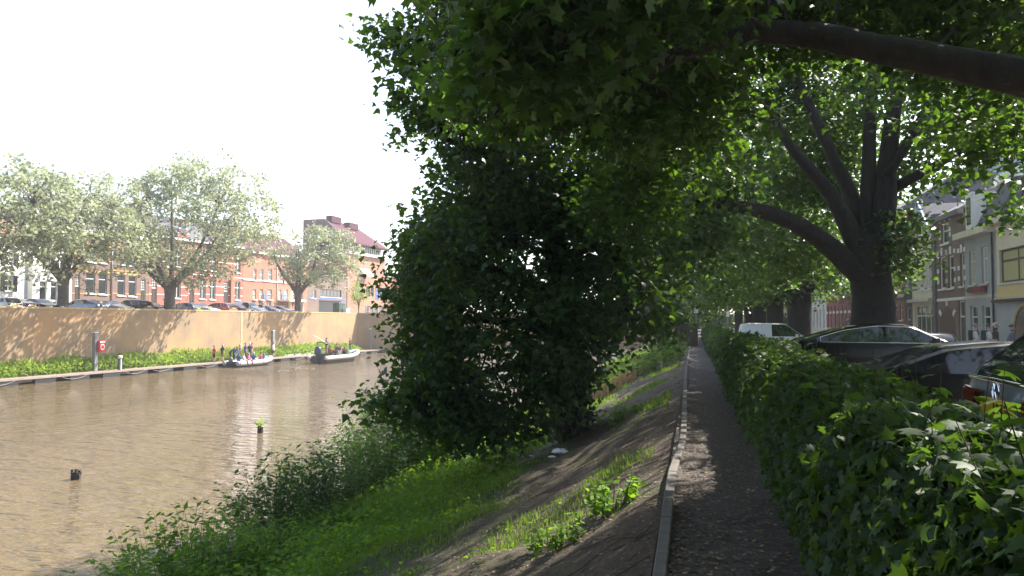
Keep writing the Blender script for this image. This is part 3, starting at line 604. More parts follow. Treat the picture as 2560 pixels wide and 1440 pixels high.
# houses that close the quay behind the end wall
for i, (px0, px1, py, mm, lab) in enumerate(((1085, 1160, 650, M_BRICK['red'], 'red brick house right of the office block, behind the bank tree'), (1161, 1260, 640, 'whitewall', 'pale house right of the office block, glimpsed through the bank tree'))):
    h = House(FB, 'quay_house', lab, px0, px1, py, mm)
    for k in range(3):
        for j in range(2): q = (h.w*(.12+.3*k), h.w*(.12+.3*k)+1.3, 1.0+3.2*j, 3.1+3.2*j); h.ops.append(q); window(h.t, *q)
    h.finish(); h.cornice(); roof_side(h.t, h.w, h.h+.32, 9, 3, MT['slate'])

# --- the street on the right (x runs from far to near)
RX = Row('street', 14.0)
h = House(RX, 'corner_shop', 'cream corner shop with yellow panels, arched window and wide upper window', 2493.5, 2760, 520, 'cream', cat='shop', depth=10)
h.win(2501, 2640, 610, 700, frame='black', pane='curtain', vert=2, horiz=(.66,), fw=.10, sill='stone'); 
q = h.rect(2495, 2755, 703, 735); box_part(h.t, 'yellow_panel', 'yellow', q[0], q[1], -.05, -.002, q[2], q[3])
q = h.rect(2494, 2760, 736, 740); box_part(h.t, 'moulding', 'cream', q[0], q[1], -.16, -.002, q[2], q[3])
q = h.rect(2496, 2758, 741, 750); box_part(h.t, 'sign_fascia', 'black', q[0], q[1], -.32, -.002, q[2], q[3])
q = h.rect(2494.5, 2760, 751, 900); gz = q[3]; x0, x1 = h.X(2536), h.X(2605); z1 = h.Z(2560, 760); ap = arch_pts(x0, x1, .05, z1)
mb = MB(); mb.prism([(x, -.045, z) for x, z in [(h.X(2494.5), 0), (h.X(2494.5), gz)]+[(h.w, gz), (h.w, 0)]], (0, .04, 0)); mb.build('grey_ground_floor', MT['grey'], h.t)
mb = MB(); mb.prism([(x, -.07, z) for x, z in ap], (0, .02, 0)); mb.build('arched_window', MT['glass'], h.t)
mb = MB(); mb.tube([(x, -.08, z) for x, z in ap], .07, 6); mb.build('arch_trim', MT['yellow'], h.t)
h.finish(); h.cornice('cream', .4, .3); roof_side(h.t, h.w, h.h+.3, 10, 2.5, MT['slate'])
h = House(RX, 'grey_house', 'grey rendered house with cream cornice, slate mansard and red sign', 2413.5, 2493, 588, 'grey')
for a, b_, y0, y1 in ((2425, 2441, 625, 712), (2456, 2473, 616, 708)): h.win(a, b_, y0, y1, vert=0, horiz=(.68,), pane='sheer', sill='stone')
for a, b_ in ((2425, 2444), (2455, 2475)): h.win(a, b_, 764, 858, vert=0, horiz=(.70,), sill='stone')
h.band(741, 'stone', .16); h.pipe(2487, 'black'); h.finish(); h.cornice('cream', .55, .30)
mb = MB(); zr = h.h+.302; v = [(0, -.1, zr), (h.w, -.1, zr), (h.w, 1.1, zr+2.3), (0, 1.1, zr+2.3), (0, 9, zr+2.3), (h.w, 9, zr+2.3), (0, 9, zr), (h.w, 9, zr)]; mb.add(v, [(0, 1, 2, 3), (3, 2, 5, 4), (4, 5, 7, 6), (0, 3, 4, 6), (1, 7, 5, 2)]); mb.build('mansard_roof', MT['slate'], h.t)
q = (h.X(2427), h.X(2444), zr+.35, zr+2.0); box_part(h.t, 'dormer', 'white', q[0], q[1], -.15, 1.2, q[2]-.2, q[3]); g = MB(); g.box(q[0]+.22, q[1]-.22, -.18, -.152, q[2], q[3]-.25); g.build('dormer_window', MT['glass'], h.t); box_part(h.t, 'roof_ridge', 'white', h.w*.35, h.w, .95, 1.25, zr+2.302, zr+2.75)
sg = h.rect(2424, 2470, 717, 732); st_ = thing('shop_sign', 'dark red shop sign with a pointed left end on the grey house', 'sign', h.t.location+Vector((-.2, -(sg[0]+sg[1])/2, (sg[2]+sg[3])/2)), -pi/2)
hw_, hh_ = (sg[1]-sg[0])/2, (sg[3]-sg[2])/2; mb = MB(); mb.prism([(-hw_, 0, 0), (-hw_*.62, 0, hh_), (hw_, 0, hh_), (hw_, 0, -hh_), (-hw_*.62, 0, -hh_)], (0, .12, 0)); mb.build('board', mat('dark_red_sign', (.20, .008, .02), .5), st_)
mb = MB(); mb.box(-hw_*.45, -hw_*.28, -.012, -.002, -hh_, hh_); mb.box(-hw_*.80, -hw_*.55, -.012, -.002, -hh_*.45, hh_*.45); mb.build('dark_stripe', MT['black'], st_)
mb = MB(); mb.box(-hw_*.5, -hw_*.4, .12, .2, -.05, .05); mb.box(hw_*.4, hw_*.5, .12, .2, -.05, .05); mb.build('bracket', MT['black'], st_)
h = House(RX, 'brown_gate_house', 'brown brick house with white quoin blocks above an arched gateway', 2343.5, 2413, 545, M_BRICK['brown'])
for a, b_, y0, y1 in ((2357, 2377, 556, 608), (2350, 2366, 641, 722), (2372, 2387, 638, 720), (2402.5, 2412, 634, 715)):
    q = h.win(a, b_, y0, y1, vert=0, horiz=(.62,), fw=.09)
    for zz in (q[3]+.08, (q[2]+q[3])/2, q[2]+.3): box_part(h.t, 'quoin_block', 'white', q[0]-.34, q[0]-.04, -.03, -.001, zz, zz+.24); box_part(h.t, 'quoin_block', 'white', q[1]+.04, q[1]+.30, -.03, -.001, zz, zz+.24)
    box_part(h.t, 'keystone', 'white', (q[0]+q[1])/2-.13, (q[0]+q[1])/2+.13, -.04, -.001, q[3]+.06, q[3]+.5)
h.band(748, 'white', .16); q = h.rect(2350, 2388, 766, 900); ap = arch_pts(q[0], q[1], .02, q[3]); mb = MB(); mb.prism([(x, -.02, z) for x, z in ap], (0, .015, 0)); mb.build('gate', mat('brown_gate', (.10, .055, .045), .6, var=.15), h.t)
for k in (1, 3, 5):
    a = pi*(k+.5)/7; r = (q[1]-q[0])/2; c_ = ((q[0]+q[1])/2, q[3]-r); mb = MB(); mb.obox((c_[0]-cos(a)*(r+.22), -.03, c_[1]+sin(a)*(r+.22)), Vector((cos(a), 0, -sin(a)))*.20, (0, .03, 0), Vector((sin(a), 0, cos(a)))*.10); mb.build('arch_block', MT['white'], h.t)
h.door(2396, 2411, 752, 900); h.finish(); h.cornice('darkstone', .3, .25); roof_side(h.t, h.w, h.h+.25, 9, 2.6, MT['slate']); box_part(h.t, 'party_pier', 'darkstone', -.55, -.01, -.12, 1.0, 0, h.h+.6)
h = House(RX, 'gabled_cream_house', 'cream house with thin dark bands and pale blue bargeboards on a pointed gable', 2281, 2337, 578, 'cream')
for a, b_ in ((2300, 2313), (2317, 2329)): h.win(a, b_, 640, 723, vert=0, horiz=(.62,), pane='sheer')
sh = h.win(2287, 2334, 762, 860, vert=3, horiz=(.72,), sill='stone', fw=.08)
for py in (590, 614, 633, 656, 678, 700, 722): h.band(py, 'darkstone', .10, d=.012)
xm = h.w*.55; zt = h.Z(2314, 506); rise = zt-h.h
for a, b_ in ((2297, 2307), (2311, 2319)): q = h.rect(a, b_, 562, 592); o = MB(); o.box(q[0], q[1], -.03, -.002, q[2], q[3]); o.build('attic_window', MT['glass'], h.t)
h.finish((xm, rise)); box_part(h.t, 'shop_fascia', 'stone', 0, h.w, -.35, -.002, h.Z(2310, 755), h.Z(2310, 747))
M_BARGE = mat('pale_blue_paint', (.42, .55, .74), .5)
for xe, sgn in ((-.25, -1), (h.w+.25, 1)):
    a, b_ = Vector((xm, -.3, zt+.15)), Vector((xe, -.3, h.h-.2)); d_ = (b_-a).normalized(); n_ = Vector((d_.z, 0, -d_.x))*(-sgn); mb = MB(); mb.prism([a, b_, b_+n_*-.38, a+n_*-.38], (0, .09, 0)); mb.build('bargeboard', M_BARGE, h.t)
mb = MB(); mb.add([(xm, -.2, zt), (xm, 9, zt), (-.25, 9, h.h-.25), (-.25, -.2, h.h-.25), (h.w+.25, 9, h.h-.25), (h.w+.25, -.2, h.h-.25)], [(0, 1, 2, 3), (0, 5, 4, 1)]); mb.build('roof', MT['slate'], h.t)
h = House(RX, 'balcony_house', 'narrow dark house with an iron balcony next to the cream gable', 2262, 2280.5, 560, 'darkstone')
h.win(2266, 2275, 655, 722, vert=1, horiz=(.7,)); h.door(2265, 2275, 770, 900); h.finish(flat=True); h.cornice('darkstone')
q = h.rect(2262.5, 2280, 718, 746); bal = box_part(h.t, 'balcony', 'darkstone', q[0], q[1], -1.0, -.002, q[2]-.12, q[2])
for k in range(9): x = q[0]+.05+(q[1]-q[0]-.1)*k/8; box_part(bal, 'baluster', 'black', x-.02, x+.02, -.98, -.94, q[2], q[3])
box_part(bal, 'rail', 'black', q[0], q[1], -1.0, -.92, q[3], q[3]+.06)
h = House(RX, 'reddish_house', 'reddish brick house with white framed windows, half hidden by the big trunk', 2150, 2261.5, 560, M_BRICK['red'])
for a in (2160, 2180, 2200, 2220, 2236, 2249):
    h.win(a, a+8, 655, 722, vert=0, horiz=(.66,)); h.win(a, a+8, 762, 800, vert=0, horiz=(.66,))
h.band(745, 'stone', .2); h.band(690, 'white', .12); h.finish(); h.cornice(); roof_side(h.t, h.w, h.h+.32, 9, 3, MT['slate'])
h = House(RX, 'banded_red_building', 'crimson brick building with white bands and pilasters beyond the trunk', 2066, 2149.5, 610, M_BRICK['crimson'], cat='building')
for k in range(8):
    x = h.w*(.06+k*.118); wq = h.w*.05
    for z0, z1 in ((1.0, 3.4), (5.2, 7.8), (9.0, 11.0)): q = (x, x+wq, z0, z1); h.ops.append(q); window(h.t, *q, vert=0, horiz=(.6,), sill=None)
for z, hg_ in ((.9, .25), (2.6, .25), (4.4, .3), (5.0, .25), (6.6, .28), (8.2, .3), (8.8, .25)):
    cuts = sorted((o[0], o[1]) for o in h.ops if o[2] < z+hg_ and o[3] > z); a = 0; mb = MB()
    for c0, c1 in cuts+[(h.w, h.w)]:
        if c0-a > .05: mb.box(a, c0-.003, -.03, 0, z, z+hg_)
        a = max(a, c1+.003)
    mb.build('band', MT['white'], h.t)
for f_ in (.02, .25, .5, .75, .97): box_part(h.t, 'pilaster', 'white', h.w*f_-.14, h.w*f_+.14, -.10, -.032, 4.5, h.h-.3)
h.finish(); h.cornice('white'); roof_side(h.t, h.w, h.h+.32, 9, 3, MT['slate'])
for i, (p0, p1, py, mm, lab) in enumerate(((2030, 2065.5, 650, 'whitewall', 'pale far house at the end of the street, next to the crimson building'), (1985, 2029.5, 660, 'grey', 'grey far house at the end of the street behind the plane trunks'), (1925, 1984, 668, 'cream', 'cream far house at the end of the street between the plane trunks'))):
    h = House(RX, 'street_house', lab, p0, p1, py, mm)
    for k in range(4):
        for j in range(3): q = (h.w*(.08+.23*k), h.w*(.08+.23*k)+h.w*.11, 1.0+3.3*j, 3.2+3.3*j); h.ops.append(q) if q[3] < h.h-.3 else None; window(h.t, *q) if q[3] < h.h-.3 else None
    h.finish(); h.cornice(); roof_side(h.t, h.w, h.h+.32, 9, 3, MT['slate'])
h = House(RX, 'street_house', 'unseen brick house added beside the corner shop to block light', 2762, 3700, 560, M_BRICK['brown'])  # out of view, added to block light and fill the car reflections
for k in range(7):
    for z0 in (1.0, 4.6): q = (h.w*(.05+.135*k), h.w*(.05+.135*k)+1.2, z0, z0+2.2); h.ops.append(q); window(h.t, *q)
h.finish(); h.cornice(); roof_side(h.t, h.w, h.h+.32, 9, 3, MT['slate'])
# --- blue grey spire behind the corner shop
c_ = at(2530, 800, 75); sp_ = thing('church_spire', 'blue grey slate spire showing through the leaves at the right edge', 'spire', (c_.x, c_.y, STREET), .3)
mb = MB(); mb.box(-2.6, 2.6, -2.6, 2.6, 0, 13); mb.build('tower', MT['cream'], sp_)
mb = MB(); mb.lathe([(3.9, 13.01), (2.2, 15.5), (1.5, 19), (.05, 27)], (0, 0, 0), 8); mb.build('spire_roof', mat('blue_slate', (.16, .24, .32), .5, var=.1), sp_)
# =================================================================== TREES ON THE NEAR SIDE
def street_tree(label, trunk, limbs, blobs, per, rad, size, seed, group='plane trees along the path', parts=0, ivy=None, exclude=2.6, twig_every=1, twig_n=3, up=1.0, droop=.5, mat_=None, thin=None, name='plane_tree', base=None):
    rng = np.random.default_rng(seed); pr = random.Random(seed)
    tr = thing(name, label, 'tree', (0, 0, 0), 0, group)
    pts, rr = trunk; limb(tr, pts, rr, pr, 'trunk', 16, .05)
    allp = [pts[-3:]]
    for lp, lr in limbs: allp.append(limb(tr, lp, lr, pr))
    Cn = blob_clusters(blobs, rng); d = cam_dist(Cn); Cn = Cn[d > exclude]
    px_, py_, D_ = px_of(Cn)      # boughs over the street are pruned back to clear the house fronts
    street = (Cn[:, 0] > 2.5) & (px_ > 2265) & (px_ < 2620) & (py_ > 455) & (py_ < 830) & (D_ > 0); Cn = Cn[~street | (rng.random(len(Cn)) < .10)]
    twigs(tr, allp, Cn, rng, n=twig_n, every=twig_every, lmax=2.4 if name == 'plane_tree' else 3.2)
    P, Fr, sz, tint = clusters_to_leaves(Cn, rng, per, rad, size, up=up, droop=droop)
    ok = cam_dist(P) > exclude*.8; P, Fr, sz, tint = P[ok], Fr[ok], sz[ok], tint[ok]
    if parts:
        k = big_leaves(tr, P, Fr, sz, tint, mat_ or M_LEAF, parts); P, Fr, sz, tint = P[k], Fr[k], sz[k], tint[k]
    foliage(tr, P, Fr, sz, tint, mat_ or M_LEAF)
    return tr
KS = 1.0
def pl(D, *pp):
    """limb points (px, py, radius[, depth])"""
    return [at(p[0], p[1], (p[3] if len(p) > 3 else D)*KS) for p in pp], [p[2]*KS for p in pp]
# --- the near tree whose bough crosses the top of the view
A0 = Vector((4.75, 6.6, PARK))
A_trunk = ([A0-Vector((0, 0, .2)), A0+Vector((0, 0, .5)), A0+Vector((0, .05, 2.0)), A0+Vector((.0, .1, 3.4)), A0+Vector((.1, .3, 5.2)), A0+Vector((0, .6, 8.0))], [.78, .62, .56, .54, .40, .22])
A_limbs = [([A0+Vector((-.2, .1, 3.1))]+pl(7, (2800, 225, 1, 7.2), (2560, 184, 1, 7.4), (2380, 146, 1, 7.7), (2200, 112, 1, 8), (2050, 80, 1, 8.3), (1900, 70, 1, 8.6), (1750, 104, 1, 9), (1620, 160, 1, 9.4), (1500, 205, 1, 9.8), (1380, 240, 1, 10.3), (1250, 290, 1, 11))[0],
            [.31, .23, .185, .165, .15, .14, .13, .118, .10, .085, .06, .035]),
           ([A0+Vector((0, .2, 4)), A0+Vector((-1.5, 2, 6)), A0+Vector((-4, 4, 8)), A0+Vector((-7, 6, 9))], [.28, .22, .15, .06]),
           ([A0+Vector((0, .4, 5)), A0+Vector((1.5, 2.5, 7)), A0+Vector((2.5, 5, 9))], [.25, .18, .08]),
           ([A0+Vector((0, .0, 4)), A0+Vector((-1.8, -2, 6)), A0+Vector((-4.5, -4, 8))], [.25, .18, .08])]
A_blobs = [(at(1620, 330, 14), (1.3, 1.2, .9), 46), (at(1720, 190, 14), (1.3, 1.2, .9), 40), (at(1570, 500, 15), (.9, 1.0, .9), 30), (at(1740, 420, 16), (.8, 1.0, .6), 18), (at(1400, -20, 7.0), (.75, .8, .42), 22), (at(1270, 110, 7.2), (.35, .4, .45), 9), (at(1400, 95, 7.3), (.30, .4, .42), 9), (at(1240, -70, 7.6), (.45, .6, .25), 6),
           (at(1640, -60, 7.3), (1.1, .8, .42), 24), (at(1900, -30, 9.5), (1.2, 1.2, .5), 26),
           (at(1500, 90, 10), (1.3, 1.2, .75), 50), (at(1280, 200, 11.5), (1.0, 1.2, .8), 40), (at(1600, 260, 11), (1.4, 1.5, .7), 44),
           (at(2250, -60, 10), (2.0, 1.6, .85), 70), (at(2480, 20, 9.5), (1.2, 1.4, .8), 44), (at(2550, 330, 10), (.6, .9, .5), 16), (at(2000, 20, 11), (1.6, 1.4, .6), 44),
           (Vector((2.2, 14.2, 10.9)), (2.8, 2.6, 1.5), 170), (Vector((-1.5, 12.5, 10.2)), (2.4, 2.4, 1.3), 110), (Vector((4.8, 15.0, 8.8)), (3.4, 3.6, 2.6), 42), (Vector((1.5, 5.5, 9.5)), (6.5, 5.5, 3.2), 220), (Vector((6.5, 9, 8.5)), (4.0, 4, 3.2), 170), (Vector((2, -1, 9)), (6, 4, 3), 120)]  # unseen crown clumps added to shade the path and the leaves below
street_tree('near plane tree out of view on the right, thick bough arching across the top', A_trunk, A_limbs, A_blobs, 66, .38, .145, 11, parts=300, twig_every=2, exclude=3.4)
# --- the big forked tree between the parked cars
KS = 1.18      # this tree stands farther off
B_trunk = pl(20.7, (2184, 845, .70), (2184, 800, .57), (2182, 740, .51), (2176, 680, .51), (2172, 630, .52), (2176, 585, .38))
B_limbs = [pl(20.6, (2160, 700, 0.302), (2112, 648, 0.286), (2045, 592, 0.244), (1965, 546, 0.210, 20.2), (1885, 522, 0.176, 19.8), (1800, 514, 0.134, 19.3), (1690, 528, 0.092, 18.8), (1570, 522, 0.050, 18.2)),
           pl(20.7, (2160, 650, 0.302), (2122, 560, 0.244), (2085, 490, 0.210), (2040, 432, 0.176), (2000, 386, 0.151), (1962, 330, 0.118), (1925, 250, 0.076)),
           pl(21.2, (2165, 620, 0.269), (2130, 480, 0.202), (2095, 405, 0.168), (2060, 320, 0.143), (2020, 230, 0.109), (1985, 120, 0.067)),
           pl(20.9, (2180, 620, 0.286), (2178, 490, 0.218), (2180, 380, 0.185), (2187, 260, 0.160), (2196, 140, 0.126), (2200, -40, 0.084)),
           pl(20.6, (2196, 660, 0.319), (2216, 520, 0.294), (2226, 410, 0.252), (2240, 300, 0.202), (2262, 180, 0.143), (2290, 20, 0.084)),
           pl(20.4, (2222, 440, 0.143), (2285, 340, 0.118), (2335, 250, 0.101), (2385, 150, 0.067)),
           pl(21.0, (2216, 480, 0.168), (2330, 420, 0.118, 20), (2440, 360, 0.076, 19), (2540, 340, 0.042, 18))]
B_blobs = [(at(1960, 640, 30), (1.7, 2.4, 1.1), 46), (at(2020, 480, 30), (1.9, 2.2, 1.6), 56), (at(2120, 300, 30), (2.4, 2.2, 1.8), 56), (at(2400, 260, 29.5), (2.0, 2.2, 1.6), 50), (at(1820, 690, 32), (1.8, 2.4, .9), 34), (at(1730, 380, 23.01), (2.24, 2.83, 2.01), 85), (at(1880, 190, 27.5), (2.60, 3.07, 2.12), 96), (at(2130, 90, 28), (2.60, 3.07, 2.01), 80), (at(2380, 110, 27), (2.24, 2.83, 1.77), 75), (at(2490, 250, 22.42), (1.42, 1.77, 1.53), 46),
           (at(1700, 600, 22.42), (1.30, 1.89, 0.94), 34), (at(1830, 600, 27), (1.42, 1.89, 0.89), 25), (at(2040, 350, 29.5), (2.36, 2.36, 2.60), 50), (at(2290, 420, 28.5), (0.94, 1.65, 1.42), 25),
           (at(2280, 560, 23.84), (0.47, 0.59, 1.00), 25), (at(2255, 640, 23.72), (0.33, 0.47, 0.59), 11), (at(2540, 560, 20.65), (0.41, 0.71, 0.89), 13), (at(2400, 480, 22.42), (0.59, 0.83, 0.35), 10),
           (at(1600, 150, 23.60), (2.12, 2.83, 2.36), 75), (at(2100, -180, 25.96), (5.90, 4.72, 1.89), 184), (Vector((7.0, 21, 8.5)), (3.5, 3.5, 2.5), 80)]
KS = 1.0
street_tree('big forked plane tree with broad dark trunk rising behind the black sport utility car', B_trunk, B_limbs, B_blobs, 62, .52, .22, 12, parts=120)
# --- the ivy-clad tree on the bank, drooping over the water
E_trunk = pl(19, (1432, 1095, .46), (1430, 1040, .38), (1426, 960, .35), (1418, 870, .33), (1404, 760, .30), (1390, 640, .27), (1370, 480, .22), (1350, 300, .17), (1330, 90, .12))
E_limbs = [pl(19, (1415, 880, .15), (1340, 822, .12, 18.6), (1220, 800, .09, 18.2), (1090, 806, .05, 17.8)), pl(19, (1422, 940, .13), (1330, 910, .10, 18.5), (1200, 935, .07, 18), (1080, 985, .045, 17.7), (960, 1012, .025, 17.3)),
           pl(19, (1402, 750, .15), (1280, 690, .11, 18.6), (1150, 652, .08, 18.2), (1030, 645, .04, 17.8)), pl(19, (1392, 660, .14), (1500, 600, .10, 19.4), (1620, 556, .06, 20)),
           pl(19, (1375, 520, .15), (1260, 430, .11, 18.4), (1150, 360, .07, 17.8), (1050, 320, .03, 17.2)), pl(19, (1350, 330, .12), (1230, 200, .09, 17.6), (1080, 110, .05, 17), (950, 70, .02, 16.6)),
           pl(19, (1418, 880, .12), (1500, 800, .09, 18.6), (1570, 780, .05, 18.2)), pl(19, (1420, 900, .10), (1300, 850, .07, 19.4), (1180, 860, .05, 20), (1060, 890, .03, 20.4))]
E_blobs = [(at(1150, 1075, 17.4), (1.1, .9, .40), 24), (at(1300, 1050, 17.8), (.9, .8, .45), 9), (at(1395, 985, 17.6), (.45, .6, .6), 11), (at(1150, 590, 18.2), (1.0, 1.8, .8), 30), (at(1270, 520, 18.4), (1.3, 2.0, 1.0), 44), (at(1480, 560, 18.6), (1.5, 2.0, 1.2), 56), (at(1530, 470, 18.6), (1.4, 2.0, 1.1), 44), (at(1640, 480, 19), (1.2, 1.8, 1.0), 34), (at(1480, 880, 17.8), (.6, .9, .6), 14), (at(1350, 900, 17.6), (.8, .9, .6), 9), (at(1200, 1040, 17.6), (.8, .9, .5), 16), (at(1165, 700, 18.2), (1.40, 2.2, 1.25), 66), (at(1085, 880, 17.8), (.75, 1.6, .95), 36), (at(1190, 905, 18), (1.3, 1.8, 1.0), 30), (at(1015, 1000, 17.3), (.60, .9, .45), 18), (at(1120, 1030, 17.6), (.9, 1.0, .45), 22),
           (at(1290, 985, 18.6), (1.0, 1.2, .7), 11), (at(1340, 640, 18.6), (1.9, 2.2, 1.6), 90), (at(1400, 800, 17.8), (1.3, 1.4, 1.2), 32), (at(1530, 730, 18), (1.0, 1.6, 1.1), 46), (at(1600, 640, 19.5), (1.2, 1.8, 1.1), 40), (at(1610, 800, 19), (.75, 1.2, .5), 18),
           (at(1170, 470, 18), (.95, 1.8, 1.2), 40), (at(1400, 430, 18), (1.8, 2.2, 1.5), 80), (at(1210, 300, 17.4), (1.15, 1.8, 1.2), 56), (at(1130, 220, 16.8), (.6, 1.2, .8), 20), (at(1060, 300, 17), (.45, .8, .35), 9), (at(1200, 80, 17), (1.2, 1.8, 1.1), 56),
           (at(1060, 130, 16.6), (.55, .7, .30), 10), (at(960, 75, 16.5), (.38, .5, .16), 7), (at(1010, 225, 16.8), (.28, .4, .12), 4), (at(1400, 160, 18), (1.6, 2.2, 1.6), 80), (at(1340, -150, 17.5), (2.4, 2.6, 1.2), 90), (at(1560, 330, 19), (1.4, 2, 1.6), 50), (at(1080, 600, 18), (.6, 1, .4), 9), (at(1045, 690, 18.2), (.60, 1.2, .80), 26), (at(1070, 800, 18), (.7, 1.2, .7), 22)]
tE = street_tree('ivy clad tree on the bank whose leafy boughs droop over the canal', E_trunk, E_limbs, E_blobs, 54, .36, .175, 13, parts=60, group='trees growing on the bank', name='bank_tree')
rng = np.random.default_rng(5); n = 2600; a_ = rng.random(n)*2*pi; h_ = rng.random(n)**.8; bp_ = np.array([tuple(at(1432-12*h, 1090-330*h, 19)) for h in h_]); rr_ = (.44-.10*h_)+rng.random(n)*.16
P = bp_+np.stack([np.cos(a_)*rr_, np.sin(a_)*rr_, rng.normal(size=n)*.05], 1); o_ = np.stack([np.cos(a_), np.sin(a_), 0*a_], 1)
foliage(tE, P, frames(n, rng, .1, .9, o_, .3), .11*rng.uniform(.6, 1.2, n), np.clip(rng.normal(.4, .2, n), 0, 1), M_IVY, 'ivy')
# --- the rest of the row
def row_tree(label, X, Y, r, seed, gz, limbs=4, H=14, R=6.0, ncl=230, group='plane trees along the path', z0=4.2, size=.24, per=46, name='plane_tree', mat_=None, lean=0, every=3):
    pr = random.Random(seed); b0 = Vector((X, Y, gz)); fork = 3.4
    tr = ([b0-Vector((0, 0, .4)), b0+Vector((0, 0, .3)), b0+Vector((0, 0, 1.6)), b0+Vector((lean*.3, 0, fork)), b0+Vector((lean*.6, .1, fork+2)), b0+Vector((lean, .2, H*.75))], [r*1.35, r*1.06, r*.95, r, r*.55, r*.2])
    lm = []
    for i in range(limbs):
        a = i*2*pi/limbs+pr.uniform(-.4, .4); dx, dy = cos(a), sin(a); h = pr.uniform(1.6, 3.6)
        lm.append(([b0+Vector((0, 0, fork-.3)), b0+Vector((dx*1.2, dy*1.2, fork+1.0)), b0+Vector((dx*3.0, dy*3.0, fork+1.6+h*.4)), b0+Vector((dx*5.0, dy*5.0, fork+1.8+h))], [r*.55, r*.42, r*.28, r*.1]))
    bl = [(b0+Vector((0, 0, z0+(H-z0)*.55)), (R, R, (H-z0)*.5), ncl), (b0+Vector((-R*.5, 0, z0-gz*.3)), (R*.6, R*.7, 1.2), ncl//4), (b0+Vector((R*.45, 0, z0+.2)), (R*.5, R*.6, 1.0), ncl//6)]
    return street_tree(label, tr, lm, bl, per, .62, size, seed, group, twig_every=every, mat_=mat_, name=name)
row_tree('second plane tree in the row, its trunk beyond the white van', 5.45, 44, .62, 21, STREET, ncl=330)
row_tree('third plane tree, slimmer trunk showing left of the second', 5.45, 56.6, .58, 22, STREET, ncl=300, size=.27)
row_tree('fourth plane tree along the path, mostly hidden by hanging leaves', 5.4, 69, .55, 23, STREET, ncl=260, size=.30, per=40)
row_tree('fifth plane tree along the path, deep in the shade', 5.4, 81, .55, 24, STREET, ncl=150, size=.34, per=36)
row_tree('farthest plane tree of the row, near where the path ends', 5.2, 97, .5, 25, STREET, ncl=150, size=.38, per=36)
for i, (X, Y, lab) in enumerate(((-2.2, 36, 'bank tree standing beyond the ivy clad one'), (-2.9, 71, 'slender bank tree at the far end of the slope, left one'), (-1.6, 79, 'slender bank tree at the far end of the slope, right one'), (-3.5, 104, 'bank tree beside the end wall of the basin'))):
    if i == 0: continue
    row_tree(lab, X, Y, .32, 30+i, float(bank_z(X, Y)), ncl=150, size=.32, per=38, H=12, R=5, group='trees growing on the bank', name='bank_tree', z0=3.4)
for i, (X, Y) in enumerate(((2, 118), (9, 128), (-6, 160), (16, 140))):
    row_tree(('bushy tree closing the view at the end of the path', 'bushy tree closing the view at the end of the street', 'bushy tree beyond the end wall of the basin', 'bushy tree behind the last houses of the street')[i], X, Y, .4, 40+i, 0, ncl=150, size=.5, per=34, H=13, R=6.5, group='trees closing the view', name='distant_tree', z0=1.5)

# unseen trees added behind the viewer to shade the ground and darken car reflections
row_tree('unseen plane tree added just behind the viewer for shade', 5.0, -7, .6, 51, PARK, ncl=260, R=7, size=.34, per=44)
row_tree('unseen bank tree added beside the viewer on the water side for shade', -5.5, -6, .45, 52, float(bank_z(-5.5, -6)), ncl=260, R=6.5, size=.34, per=44, group='trees growing on the bank', name='bank_tree', z0=3.0)
row_tree('unseen plane tree added farther back behind the viewer for shade', 5.0, -22, .6, 53, PARK, ncl=200, R=8, size=.5, per=40, z0=2.2)
row_tree('unseen bank tree added well behind the viewer for shade', -3.5, -18, .45, 54, float(bank_z(-3.5, -18)), ncl=240, R=8, size=.5, per=40, group='trees growing on the bank', name='bank_tree', z0=1.0)
